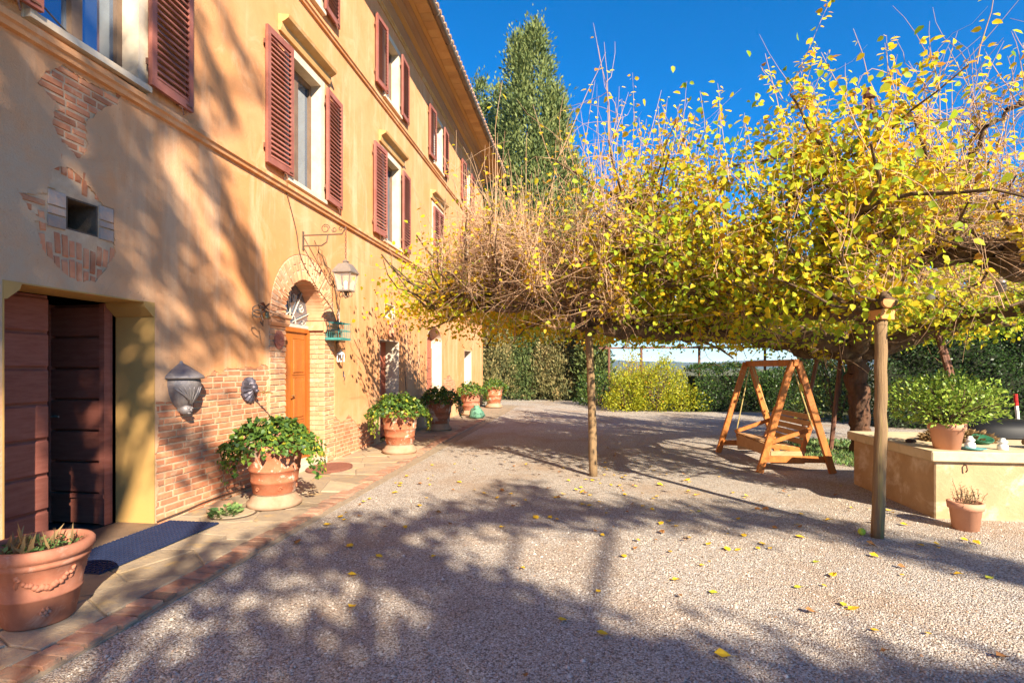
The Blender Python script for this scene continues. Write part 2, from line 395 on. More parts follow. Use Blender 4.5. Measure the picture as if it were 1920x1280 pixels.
class MB:
    def __init__(s):
        s.v, s.f = [], []
    def add(s, V, F):
        n = len(s.v)
        s.v += [tuple(q) for q in V]
        s.f += [tuple(i + n for i in q) for q in F]
        return s
    def box(s, a, b):
        (x0, y0, z0), (x1, y1, z1) = a, b
        return s.add([(x0, y0, z0), (x1, y0, z0), (x1, y1, z0), (x0, y1, z0), (x0, y0, z1), (x1, y0, z1), (x1, y1, z1), (x0, y1, z1)],
                     [(0, 3, 2, 1), (4, 5, 6, 7), (0, 1, 5, 4), (1, 2, 6, 5), (2, 3, 7, 6), (3, 0, 4, 7)])
    def bar(s, p, q, w, h, up=(0, 0, 1)):
        """rectangular bar from p to q, w across, h along 'up'"""
        p, q = Vector(p), Vector(q)
        t = (q - p).normalized()
        u = Vector(up)
        sd = t.cross(u)
        if sd.length < 1e-4:
            sd = t.cross(Vector((1, 0, 0)))
        sd.normalize()
        u = sd.cross(t).normalized()
        V = [c + sd * (i * w / 2) + u * (j * h / 2) for c in (p, q) for i, j in ((-1, -1), (1, -1), (1, 1), (-1, 1))]
        return s.add(V, [(0, 1, 2, 3), (7, 6, 5, 4), (0, 4, 5, 1), (1, 5, 6, 2), (2, 6, 7, 3), (3, 7, 4, 0)])
    def lathe(s, prof, n=32, c=(0, 0, 0), sx=1, sy=1, a0=0, a1=2 * math.pi):
        full = abs(a1 - a0 - 2 * math.pi) < 1e-6
        m = n if full else n + 1
        V = []
        for r, z in prof:
            for i in range(m):
                a = a0 + (a1 - a0) * i / n
                V.append((c[0] + r * math.cos(a) * sx, c[1] + r * math.sin(a) * sy, c[2] + z))
        F = []
        for k in range(len(prof) - 1):
            for i in range(n):
                j = (i + 1) % m
                F.append((k * m + i, k * m + j, (k + 1) * m + j, (k + 1) * m + i))
        return s.add(V, F)
    def tube(s, pts, rad, n=6, cap=True):
        pts = [Vector(q) for q in pts]
        rad = rad if hasattr(rad, '__len__') else [rad] * len(pts)
        V = []
        prev = None
        for i, q in enumerate(pts):
            t = (pts[min(i + 1, len(pts) - 1)] - pts[max(i - 1, 0)])
            t = t.normalized() if t.length > 1e-9 else Vector((0, 0, 1))
            if prev is None:
                ref = Vector((0, 0, 1)) if abs(t.z) < 0.9 else Vector((1, 0, 0))
                a = t.cross(ref).normalized()
            else:
                a = (prev - t * prev.dot(t))
                a = a.normalized() if a.length > 1e-6 else t.orthogonal().normalized()
            prev = a
            b = t.cross(a)
            for k in range(n):
                an = 2 * math.pi * k / n
                V.append(q + (a * math.cos(an) + b * math.sin(an)) * rad[i])
        F = [(i * n + k, i * n + (k + 1) % n, (i + 1) * n + (k + 1) % n, (i + 1) * n + k) for i in range(len(pts) - 1) for k in range(n)]
        if cap:
            F += [tuple(range(n - 1, -1, -1)), tuple(range((len(pts) - 1) * n, len(pts) * n))]
        return s.add(V, F)
    def prism(s, poly, axis_from, axis_to, mapf):
        """extrude a 2D polygon; mapf(a, b, t) -> 3D point"""
        n = len(poly)
        V = [mapf(a, b, axis_from) for a, b in poly] + [mapf(a, b, axis_to) for a, b in poly]
        F = [tuple(range(n - 1, -1, -1)), tuple(range(n, 2 * n))] + [(i, (i + 1) % n, n + (i + 1) % n, n + i) for i in range(n)]
        return s.add(V, F)
    def mesh(s, name, mat, smooth=False, bevel=0):
        me = bpy.data.meshes.new(name)
        me.from_pydata(s.v, [], s.f)
        me.materials.append(M[mat] if isinstance(mat, str) else mat)
        if smooth:
            me.polygons.foreach_set('use_smooth', [True] * len(me.polygons))
        import bmesh
        bm = bmesh.new()
        bm.from_mesh(me)
        bmesh.ops.recalc_face_normals(bm, faces=bm.faces)
        if bevel:
            bmesh.ops.bevel(bm, geom=[e for e in bm.edges], offset=bevel, segments=1, affect='EDGES', clamp_overlap=True)
        bm.to_mesh(me)
        bm.free()
        me.update()
        return me
    def build(s, name, mat, parent=None, world_verts=False, smooth=False, bevel=0, **kw):
        return link(name, s.mesh(name, mat, smooth, bevel), parent, world_verts=world_verts, **kw)

def np_mesh(name, V, F, mat, tint=None, smooth=False):
    V = np.asarray(V, np.float32).reshape(-1, 3)
    F = np.asarray(F, np.int32)
    k = F.shape[1]
    me = bpy.data.meshes.new(name)
    me.vertices.add(len(V))
    me.vertices.foreach_set('co', V.ravel())
    me.loops.add(F.size)
    me.loops.foreach_set('vertex_index', F.ravel())
    me.polygons.add(len(F))
    me.polygons.foreach_set('loop_start', np.arange(0, F.size, k, dtype=np.int32))
    if smooth:
        me.polygons.foreach_set('use_smooth', np.ones(len(F), bool))
    if tint is not None:
        a = me.attributes.new('tint', 'FLOAT', 'POINT')
        a.data.foreach_set('value', np.asarray(tint, np.float32))
    me.materials.append(M[mat])
    me.update()
    return me

def unit(v):
    v = np.asarray(v, float)
    return v / np.maximum(np.linalg.norm(v, axis=-1, keepdims=True), 1e-9)

T_OVATE = (np.array([(0, 0, 0), (0.22, 0.34, 0.07), (0.62, 0.30, 0.05), (1.0, 0, -0.10), (0.62, -0.30, 0.05), (0.22, -0.34, 0.07)]), np.array([(0, 1, 2, 3), (0, 3, 4, 5)]))
T_IVY = (np.array([(0, 0, 0), (0.1, 0.45, 0.05), (0.5, 0.32, 0.02), (1.0, 0, -0.08), (0.5, -0.32, 0.02), (0.1, -0.45, 0.05)]), np.array([(0, 1, 2, 3), (0, 3, 4, 5)]))
T_BLADE = (np.array([(0, 0, 0), (0.45, 0.20, 0.05), (1.0, 0, 0), (0.45, -0.20, 0.05)]), np.array([(0, 1, 2, 3)]))
T_SMALL = (np.array([(0, 0, 0), (0.5, 0.28, 0.06), (1.0, 0, -0.04), (0.5, -0.28, 0.06)]), np.array([(0, 1, 2, 3)]))

def leaves(P, A, Nn, size, tint, tpl):
    """one mesh of leaves: P base points, A growth directions, Nn rough normals"""
    tv, tf = tpl
    n = len(P)
    A = unit(A)
    B = np.cross(Nn, A)
    bad = np.linalg.norm(B, axis=1) < 1e-3
    B[bad] = np.cross(A[bad], (0.3, 0.5, 0.81))
    B = unit(B)
    C = np.cross(A, B)
    s = np.asarray(size, float)[:, None, None]
    V = P[:, None, :] + s * (tv[None, :, 0:1] * A[:, None] + tv[None, :, 1:2] * B[:, None] + tv[None, :, 2:3] * C[:, None])
    F = tf[None] + (np.arange(n) * len(tv))[:, None, None]
    return V.reshape(-1, 3), F.reshape(-1, tf.shape[1]), np.repeat(tint, len(tv))

def rand_dirs(n):
    return unit(rng.normal(size=(n, 3)))

def tubes(paths, rad, sides=3):
    """many thin tubes at once: paths (n,k,3), rad (n,k)"""
    paths = np.asarray(paths, float)
    n, k, _ = paths.shape
    t = unit(np.gradient(paths, axis=1))
    ref = np.zeros_like(t)
    ref[..., 0] = 0.83
    ref[..., 1] = 0.55
    a = unit(np.cross(t, ref))
    b = np.cross(t, a)
    an = 2 * np.pi * np.arange(sides) / sides
    V = paths[:, :, None] + rad[:, :, None, None] * (a[:, :, None] * np.cos(an)[:, None] + b[:, :, None] * np.sin(an)[:, None])
    i, j, s = np.meshgrid(np.arange(n), np.arange(k - 1), np.arange(sides), indexing='ij')
    base = i * k * sides + j * sides
    s2 = (s + 1) % sides
    F = np.stack([base + s, base + s2, base + sides + s2, base + sides + s], -1).reshape(-1, 4)
    return V.reshape(-1, 3), F

def catmull(pts, per=6):
    pts = [np.array(q, float) for q in pts]
    P = [2 * pts[0] - pts[1]] + pts + [2 * pts[-1] - pts[-2]]
    out = []
    for i in range(1, len(P) - 2):
        for t in np.arange(per) / per:
            a, b, c, d = P[i - 1:i + 3]
            out.append(0.5 * (2 * b + (c - a) * t + (2 * a - 5 * b + 4 * c - d) * t * t + (3 * b - a - 3 * c + d) * t ** 3))
    out.append(pts[-1])
    return np.array(out)

def gnarly(pts, r0, r1, sides=10, per=8, bump=0.16, wob=0.03, knots=()):
    c = catmull(pts, per)
    n = len(c)
    c[1:-1] += rng.normal(0, wob, (n - 2, 3))
    rad = np.linspace(r0, r1, n) * (1 + rng.normal(0, bump * 0.6, n))
    for at, rr in knots:
        rad += rr * np.exp(-((np.arange(n) / (n - 1) - at) / 0.035) ** 2)
    mb = MB()
    mb.tube([tuple(q) for q in c], list(rad), sides)
    V = np.array([tuple(q) for q in mb.v])
    ctr = np.repeat(c, sides, 0)
    V = ctr + (V - ctr) * (1 + rng.normal(0, bump, (len(V), 1)))
    mb.v = [tuple(q) for q in V]
    return mb, c

def in_poly(x, y, poly):
    r = False
    n = len(poly)
    for i in range(n):
        (x1, y1), (x2, y2) = poly[i], poly[i - 1]
        if (y1 > y) != (y2 > y) and x < (x2 - x1) * (y - y1) / (y2 - y1) + x1:
            r = not r
    return r

def ragged(poly, step=0.05, amp=0.02):
    out = []
    for i in range(len(poly)):
        a, b = Vector(poly[i - 1]), Vector(poly[i])
        n = max(1, int((b - a).length / step))
        for k in range(n):
            q = a.lerp(b, k / n)
            out.append((q.x + random.uniform(-amp, amp), q.y + random.uniform(-amp, amp)))
    return out

def sheet_with_holes(outer, holes, mapf, thick):
    """triangulated sheet (2D -> 3D by mapf(a, b, depth)), holes cut out, edges turned back by 'thick'"""
    V, Ed = [], []
    for poly in [outer] + holes:
        n0 = len(V)
        V += [Vector(q) for q in poly]
        Ed += [(n0 + i, n0 + (i + 1) % len(poly)) for i in range(len(poly))]
    vs, es, fs, *_ = delaunay_2d_cdt(V, Ed, [], 0, 1e-5)
    keep = []
    for f in fs:
        cx = sum(vs[i].x for i in f) / len(f)
        cy = sum(vs[i].y for i in f) / len(f)
        if in_poly(cx, cy, outer) and not any(in_poly(cx, cy, h) for h in holes):
            keep.append(tuple(f))
    cnt = {}
    for f in keep:
        for i in range(len(f)):
            e = (f[i], f[(i + 1) % len(f)])
            k = tuple(sorted(e))
            cnt.setdefault(k, []).append(e)
    nv = len(vs)
    mb = MB()
    mb.v = [mapf(q.x, q.y, 0) for q in vs] + [mapf(q.x, q.y, thick) for q in vs]
    mb.f = keep + [(e[0][1], e[0][0], e[0][0] + nv, e[0][1] + nv) for e in cnt.values() if len(e) == 1]
    return mb

# ------------------------------------------------------------------ ground
WX = -4.2                                    # plane of the house front
def structure(o, label=None):
    o['kind'] = 'structure'
    return o

n = 96
V = [(0, 0, -0.03)] + [(6500 * math.cos(2 * math.pi * i / n), 6500 * math.sin(2 * math.pi * i / n), -0.03) for i in range(n)]
structure(MB().add(V, [(0, 1 + i, 1 + (i + 1) % n) for i in range(n)]).build('ground', 'earth'))

yard = [(-2.755, -9), (-2.76, 3), (-2.83, 6), (-2.94, 11), (-2.96, 22.2), (-4.6, 23), (-4.7, 31), (-1, 26.3), (0.8, 24.4), (1.3, 20.4), (3.7, 19.8),
        (5.8, 20.1), (7.3, 19.4), (7.7, 15.4), (12, 14.8), (15, 12), (15, -9)]
mb = sheet_with_holes(ragged(yard, 0.4, 0.04), [], lambda a, b, t: (a, b, 0.0 - t), 0.03)
structure(mb.build('gravel_yard', 'gravel'))

# loose pebbles lying on the yard near the viewer
npb = 60000
d = 1.9 + 4.6 * rng.random(npb) ** 1.3
xc = (rng.random(npb) * 2 - 1) * d * 1.02
px_ = -d * 0.1357 + xc * 0.9907
py_ = d * 0.9907 + xc * 0.1357
ok = (px_ > -2.66)
px_, py_ = px_[ok], py_[ok]
k = len(px_)
oct_v = np.array([(1, 0, 0), (0, 1, 0), (-1, 0, 0), (0, -1, 0), (0, 0, 0.8), (0, 0, -0.4)])
oct_f = np.array([(0, 1, 4), (1, 2, 4), (2, 3, 4), (3, 0, 4)])
sz = 0.003 + 0.0075 * rng.random(k) ** 2.2 + 0.008 * (rng.random(k) < 0.012)
an = rng.random(k) * 6.28
st = rng.uniform(0.6, 1.3, (k, 6))
ca, sa = np.cos(an)[:, None], np.sin(an)[:, None]
lx = oct_v[None, :, 0] * sz[:, None] * st
ly = oct_v[None, :, 1] * sz[:, None] * 0.75 * st
V = np.stack([px_[:, None] + lx * ca - ly * sa, py_[:, None] + lx * sa + ly * ca, 0.001 + oct_v[None, :, 2] * sz[:, None] * np.ones((k, 1))], -1)
F = oct_f[None] + (np.arange(k) * 6)[:, None, None]
M['pebble'] = leaf_mat('pebble', [(0.0, (0.22, 0.145, 0.09)), (0.3, (0.45, 0.37, 0.28)), (0.7, (0.58, 0.51, 0.42)), (0.9, (0.70, 0.63, 0.54)), (1.0, (0.44, 0.26, 0.15))], 0.0, 0.8)
o = link('gravel', np_mesh('gravel', V, F.reshape(-1, 3), 'pebble', np.repeat(rng.random(k), 6)))
tag(o, 'loose pale pebbles strewn over the gravel yard', 'gravel', kind='stuff')

# pavement of irregular flags between the house and the brick edging
pave = MB().box((WX - 0.05, -4, -0.02), (-2.94, 22.1, 0.018)).build('pavement', 'paving_joint')
structure(pave)
pts = []
y = -0.6
while y < 14:
    x = WX + 0.14
    while x < -2.95:
        pts.append((x + random.uniform(-0.13, 0.13), y + random.uniform(-0.17, 0.17)))
        x += random.uniform(0.36, 0.52)
    y += random.uniform(0.42, 0.55)
def clip(poly, nx, ny, c):
    out = []
    for i in range(len(poly)):
        a, b = poly[i - 1], poly[i]
        da, db = a[0] * nx + a[1] * ny - c, b[0] * nx + b[1] * ny - c
        if da <= 0: out.append(a)
        if da * db < 0:
            t = da / (da - db)
            out.append((a[0] + (b[0] - a[0]) * t, a[1] + (b[1] - a[1]) * t))
    return out
for i, (x, y) in enumerate(pts):
    poly = [(WX + 0.005, y - 1), (-2.965, y - 1), (-2.965, y + 1), (WX + 0.005, y + 1)]
    for j, (a, b) in enumerate(pts):
        if i != j and abs(b - y) < 1.6:
            nx, ny = a - x, b - y
            l = math.hypot(nx, ny)
            nx, ny = nx / l, ny / l
            poly = clip(poly, nx, ny, (x + a) / 2 * nx + (y + b) / 2 * ny - 0.006)
            if len(poly) < 3: break
    if len(poly) < 3: continue
    cx, cy = sum(q[0] for q in poly) / len(poly), sum(q[1] for q in poly) / len(poly)
    zt = 0.026 + random.uniform(-0.004, 0.006)
    inn = [(cx + (q[0] - cx) * 0.965, cy + (q[1] - cy) * 0.965) for q in poly]
    n = len(poly)
    t1, t2 = random.uniform(-0.008, 0.008), random.uniform(-0.008, 0.008)
    V = [(a - cx, b - cy, 0.0) for a, b in poly] + [(a - cx, b - cy, zt - 0.006) for a, b in poly] + [(a - cx, b - cy, zt + (a - cx) * t1 + (b - cy) * t2) for a, b in inn]
    F = [tuple(range(2 * n, 3 * n))] + [(k * n + q, k * n + (q + 1) % n, (k + 1) * n + (q + 1) % n, (k + 1) * n + q) for k in (0, 1) for q in range(n)]
    MB().add(V, F).build('flagstone', 'flag', pave, loc=(cx, cy, 0))

def brick_mesh(name, mat, ch=0.07):
    """unit brick: front (+X) at 0, 1 long in Y, 1 high in Z, 1 deep; chamfered and a little uneven"""
    j = lambda s: random.uniform(-s, s)
    V = [(-1, -0.5, -0.5), (-1, 0.5, -0.5), (-1, 0.5, 0.5), (-1, -0.5, 0.5)]
    V += [(-0.12 + j(0.03), sy * (0.5 - abs(j(0.02))), sz * (0.5 - abs(j(0.05)))) for sy, sz in ((-1, -1), (1, -1), (1, 1), (-1, 1))]
    V += [(j(0.05), sy * (0.5 - ch * 0.4 - abs(j(0.02))), sz * (0.5 - ch - abs(j(0.05)))) for sy, sz in ((-1, -1), (1, -1), (1, 1), (-1, 1))]
    F = [(3, 2, 1, 0), (8, 9, 10, 11)] + [(k + a, k + b, k + 4 + b, k + 4 + a) for k in (0, 4) for a, b in ((0, 1), (1, 2), (2, 3), (3, 0))]
    return MB().add(V, F).mesh(name, mat)
BR = [brick_mesh('brick', 'brick') for _ in range(5)]
BA = [brick_mesh('brick', 'brick_arch', 0.09) for _ in range(4)]
BK = [brick_mesh('brick', 'brick_kerb') for _ in range(5)]

kerb = MB().box((-2.96, -4, -0.03), (-2.74, 22.1, 0.008)).build('kerb', 'paving_joint')
structure(kerb)
y = -0.4
while y < 16:
    w = random.uniform(0.105, 0.125)
    xo = -2.70 - max(0, (y - 3)) * 0.026 * (1 if y < 11 else 11 / y)
    link('brick', random.choice(BK), kerb, (xo - 0.155 + random.uniform(-0.012, 0.012), y, 0.030 + random.uniform(-0.006, 0.006)),
         (random.uniform(-0.02, 0.02), -math.pi / 2 + random.uniform(-0.02, 0.02), 0), (0.05, w - 0.012, 0.20 * random.uniform(0.92, 1.04)))
    y += w + 0.004

# ------------------------------------------------------------------ the house
house = tag(empty('farmhouse', (WX, 8.8, 0)), 'long orange stuccoed farmhouse with red shutters and deep eaves along the yard', 'house')
Y0, Y1, ZT = -4.0, 21.7, 9.12
def wall_map(a, b, t): return (WX - t, a, b)
def rect(y0, y1, z0, z1): return [(y0, z0), (y1, z0), (y1, z1), (y0, z1)]
def arch(y0, y1, z0, spring, n=16, rise=None):
    c, r = (y0 + y1) / 2, (y1 - y0) / 2
    rise = rise or r
    return [(y0, z0), (y1, z0)] + [(c + r * math.cos(math.pi * i / n), spring + rise * math.sin(math.pi * i / n)) for i in range(n + 1)]

C1 = [0.45, 4.05, 7.58, 11.2, 14.9, 18.7]          # window axes
F1Z = (4.27, 6.08)
F2Z = (7.30, 8.66)
HW = 0.47
open_cellar = [(3.34, -0.05), (4.727, -0.05), (4.727, 2.08), (4.60, 2.215), (3.46, 2.215), (3.34, 2.08)]
open_front = arch(7.04, 8.19, -0.05, 2.34)
open_d2 = rect(10.54, 11.68, -0.05, 2.17)
open_d2w = rect(10.80, 11.41, 2.64, 2.95)
open_d3 = arch(13.85, 15.35, -0.05, 2.30, rise=0.42)
open_w4 = rect(18.3, 19.5, 0.95, 2.2)
niche = rect(3.83, 4.12, 2.71, 2.98)
openings = [open_cellar, open_front, open_d2, open_d2w, open_d3, open_w4, niche]
for c in C1:
    openings += [rect(c - HW, c + HW, *F1Z), rect(c - 0.43, c + 0.43, *F2Z)]

# places where the render has fallen off the bricks
patches = [
    [(3.61, 3.77), (3.65, 3.92), (3.80, 4.03), (3.99, 4.00), (4.37, 4.06), (4.19, 3.86), (4.02, 3.64), (4.02, 3.39), (3.94, 3.32), (3.87, 3.38), (3.78, 3.43), (3.72, 3.48), (3.72, 3.59), (3.80, 3.67)],
    [(3.70, 3.0), (3.72, 3.18), (3.85, 3.23), (4.02, 3.14), (4.16, 3.0), (4.16, 2.97), (3.79, 2.96)],
    [(3.48, 2.86), (3.67, 2.97), (3.67, 2.72), (3.52, 2.76)],
    [(3.58, 2.69), (4.28, 2.72), (4.29, 2.58), (4.17, 2.48), (4.12, 2.31), (3.94, 2.30), (3.76, 2.38), (3.61, 2.51)],
    [(4.76, 0.02), (4.76, 1.22), (5.0, 1.22), (5.12, 1.34), (5.39, 1.42), (5.56, 1.52), (5.95, 1.57), (6.62, 1.6), (6.62, 0.02)],
    [(8.52, 0.02), (8.52, 0.75), (8.8, 0.62), (9.1, 0.72), (9.5, 0.5), (10.0, 0.42), (10.3, 0.2), (10.3, 0.02)],
    [(15.5, 0.6), (15.6, 1.25), (16.2, 1.35), (16.9, 1.15), (17.3, 0.7), (16.5, 0.5)],
]
front_masonry = [(6.64, -0.01), (6.64, 2.28)] + [(7.615 + 0.945 * math.cos(math.pi - math.pi * i / 18), 2.34 + 0.945 * math.sin(math.pi * i / 18)) for i in range(19)] + [(8.53, 2.28), (8.53, -0.01)]
rag = [ragged(ragged(p_, 0.12, 0.03), 0.022, 0.010) for p_ in patches]
niche_stone = rect(3.67, 4.27, 2.69, 3.0)
wall = sheet_with_holes(rect(Y0, Y1, -0.02, ZT), openings + rag + [front_masonry, niche_stone], wall_map, 0.010).build('plaster', 'stucco', house, world_verts=True)
core = sheet_with_holes(rect(Y0, Y1, -0.02, ZT), openings, lambda a, b, t: (WX - 0.011 - t, a, b), 0.3).build('wall', 'masonry', house, world_verts=True)
# other sides of the house
MB().box((WX - 10, Y0, -0.02), (WX - 0.33, Y0 + 0.3, ZT)).build('gable_wall', 'stucco', house, world_verts=True)
MB().box((WX - 10, Y1 - 0.3, -0.02), (WX - 0.021, Y1 - 0.002, ZT)).build('gable_wall', 'stucco', house, world_verts=True)
MB().box((WX - 10.3, Y0, -0.02), (WX - 10.002, Y1, ZT)).build('rear_wall', 'stucco', house, world_verts=True)

def wall_brick(yc, zc, ln, h, proud=-0.003, roll=0.0, meshes=BR, depth=0.05, parent=None):
    return link('brick', random.choice(meshes), parent or core, (WX + proud + random.uniform(-0.004, 0.003), yc, zc), (roll, 0, 0), (depth, ln, h), world_verts=True)

def lay(poly, h=0.058, ln=0.26, joint=0.012, tilt=0.0, avoid=(), trim=0.06):
    ys, zs = [q[0] for q in poly], [q[1] for q in poly]
    z, row = min(zs) + h / 2, 0
    while z < max(zs):
        yy = min(ys) - (ln * 0.5 if row % 2 else 0)
        while yy < max(ys):
            l = ln * random.choice((1, 1, 1, 0.5, 0.75)) + random.uniform(-0.02, 0.01)
            l0 = l
            ya_, yb_ = max(yy, min(ys) - trim), min(yy + l, max(ys) + trim)
            if yb_ - ya_ < 0.03:
                yy += l0 + joint
                continue
            l, mid = yb_ - ya_, (ya_ + yb_) / 2
            hit = any(in_poly(mid + q * l * 0.42, z, poly) for q in (-1, -0.5, 0, 0.5, 1))
            if hit and not any(in_poly(mid + q * l * 0.5, z, a) for a in avoid for q in (-1, 0, 1)):
                wall_brick(mid, z + random.uniform(-0.003, 0.003), l, h - random.uniform(0, 0.006), roll=random.uniform(-0.012, 0.012) + tilt)
            yy += l0 + joint
        z += h + joint
        row += 1
lay(rag[0], 0.052, 0.22)
lay(rag[4], 0.056, 0.25, trim=0.0)
lay(rag[5], 0.056, 0.25, trim=0.0)
lay(rag[6], 0.056, 0.25)
lay(rag[2], 0.05, 0.2, avoid=[niche_stone])
for pp in (rag[1], rag[3]):                   # bricks on end above and below the little window
    ys, zs = [q[0] for q in pp], [q[1] for q in pp]
    yy = min(ys)
    while yy < max(ys):
        zz = min(zs) - random.uniform(0, 0.1)
        while zz < max(zs):
            l = random.uniform(0.14, 0.24)
            if any(in_poly(yy, zz + l / 2 + q * l * 0.45, pp) for q in (-1, 0, 1)) and not any(in_poly(yy, zz + l / 2 + q * l * 0.5, niche_stone) for q in (-1, 0, 1)):
                wall_brick(yy, zz + l / 2, 0.046, l, roll=(yy - 3.95) * -0.35)
            zz += l + 0.012
        yy += 0.062
# stones framing the little window
st_me = [MB().box((-0.3, -0.5, -0.5), (0, 0.5, 0.5)).mesh('stone', 'stone_grey', bevel=0.03) for _ in range(1)]
for (a, b, c, d_) in ((3.675, 3.822, 2.695, 2.79), (3.675, 3.822, 2.80, 2.86), (3.675, 3.822, 2.87, 2.99), (4.128, 4.265, 2.70, 2.80), (4.128, 4.265, 2.81, 2.86), (4.128, 4.265, 2.87, 2.995)):
    link('stone', st_me[0], core, (WX + 0.004, (a + b) / 2, (c + d_) / 2), (0, 0, 0), (0.3, b - a, d_ - c), world_verts=True)
MB().box((WX - 0.46, 3.831, 2.712), (WX - 0.012, 3.845, 2.978)).box((WX - 0.46, 4.105, 2.712), (WX - 0.012, 4.119, 2.978)).box((WX - 0.46, 3.845, 2.712), (WX - 0.012, 4.105, 2.724)).box((WX - 0.46, 3.845, 2.966), (WX - 0.012, 4.105, 2.978)).build('niche_lining', plain('shaded sooty stone', (0.16, 0.11, 0.075), (0.09, 0.065, 0.05), 9, 0.95, 0.6, 30, 0.02), house, world_verts=True)  # dark lining: soot, with the shade of the recess put into the colour
MB().box((WX - 0.5, 3.7, 2.6), (WX - 0.46, 4.25, 3.1)).build('niche_back', 'dark_interior', house, world_verts=True)

# reveals: the lining of an opening as thin slabs
def reveal(y0, y1, z0, z1, depth, mat, sill=False, front=0.002):
    x0, x1 = WX - depth, WX + front
    mb = MB().box((x0, y1 - 0.012, z0), (x1, y1 - 0.0005, z1)).box((x0, y0 + 0.0005, z0), (x1, y0 + 0.012, z1)).box((x0, y0 + 0.012, z1 - 0.012), (x1 - 0.001, y1 - 0.012, z1 - 0.0005))
    if sill:
        mb.box((x0, y0 + 0.012, z0 + 0.0005), (x1 - 0.001, y1 - 0.012, z0 + 0.012))
    return mb.build('reveal', mat, house, world_verts=True)

# mouldings
def course(z0, z1, proud, name='string_course'):
    prof = [(0, z0 - 0.005), (proud * 0.55, z0), (proud * 0.7, z0 + (z1 - z0) * 0.35), (proud, z0 + (z1 - z0) * 0.5), (proud, z1), (0, z1 + 0.01)]
    return MB().prism(prof, Y0, Y1 + 0.04, lambda a, b, t: (WX + a, t, b)).build(name, 'cornice_ochre' if 0 else 'stucco', house, world_verts=True)
course(4.06, 4.16, 0.075)
course(7.04, 7.13, 0.065)
bands = [(0.00, 9.06, 0.05, 9.16, 'hood'), (0.03, 9.15, 0.13, 9.30, 'cornice_brown'), (0.09, 9.29, 0.22, 9.36, 'cornice_ochre'), (0.18, 9.35, 0.32, 9.45, 'cornice_brown'),
         (0.28, 9.44, 0.42, 9.50, 'cornice_brown'), (0.38, 9.49, 0.50, 9.56, 'cornice_ochre')]
for x0, z0, x1, z1, mt in bands:
    MB().prism([(-0.3, z0), (x0 + 0.02, z0), (x1 - 0.02, z0 + (z1 - z0) * 0.45), (x1, z0 + (z1 - z0) * 0.55), (x1, z1), (-0.3, z1)], Y0 - 0.2, Y1 + x1, lambda a, b, t: (WX + a, t, b)).build('cornice', mt, house, world_verts=True)
soff = MB().prism([(-0.3, 9.562), (0.80, 9.562), (0.80, 9.62), (-0.3, 9.62)], Y0 - 0.3, Y1 + 0.6, lambda a, b, t: (WX + a, t, b)).build('soffit', 'masonry', house, world_verts=True)
tile_me = MB().box((-0.145, -0.147, -0.02), (0.145, 0.147, 0)).mesh('soffit_tile', plain('soffit tile', (0.56, 0.36, 0.17), (0.48, 0.27, 0.12), 3, 0.9, 0.2, 30, 0.008, rnd=0.12))
y = 3.0
while y < 22.1:
    link('tile', tile_me, soff, (WX + 0.645, y, 9.565 + random.uniform(-0.002, 0.002)), (0, 0, 0), world_verts=True)
    y += 0.302
g = MB()
gp = [(0.87 + 0.075 * math.cos(a), 9.60 + 0.075 * math.sin(a)) for a in np.linspace(math.pi, 2 * math.pi, 9)]
gp += [(0.87 + 0.066 * math.cos(a), 9.60 + 0.066 * math.sin(a)) for a in np.linspace(2 * math.pi, math.pi, 9)]
g.prism(gp, Y0 - 0.3, Y1 + 0.6, lambda a, b, t: (WX + a, t, b))
gut = g.build('gutter', 'gutter', house, world_verts=True)
y = 4.0
while y < 22:
    MB().tube([(WX + 0.87 + 0.082 * math.cos(a), y, 9.60 + 0.082 * math.sin(a)) for a in np.linspace(math.pi, 2 * math.pi, 9)], 0.01, 4).build('bracket', 'gutter', gut, world_verts=True)
    y += 1.1
roof = MB().prism([(0.84, 9.625), (0.84, 9.72), (-5.2, 11.6), (-11.2, 9.72), (-11.2, 9.625)], Y0 - 0.3, Y1 + 0.6, lambda a, b, t: (WX + a, t, b)).build('roof', 'roof_tile', house, world_verts=True)
tl = MB().prism([(0.09 * math.cos(a), 0.07 * math.sin(a)) for a in np.linspace(0, math.pi, 7)], 0, 0.62, lambda a, b, t: (-t, a, b)).mesh('tile', 'roof_tile')
y = 2.0
while y < 22.2:
    link('tile', tl, roof, (WX + 0.92, y, 9.70), (0, R(17.3), 0), world_verts=True)
    y += 0.23

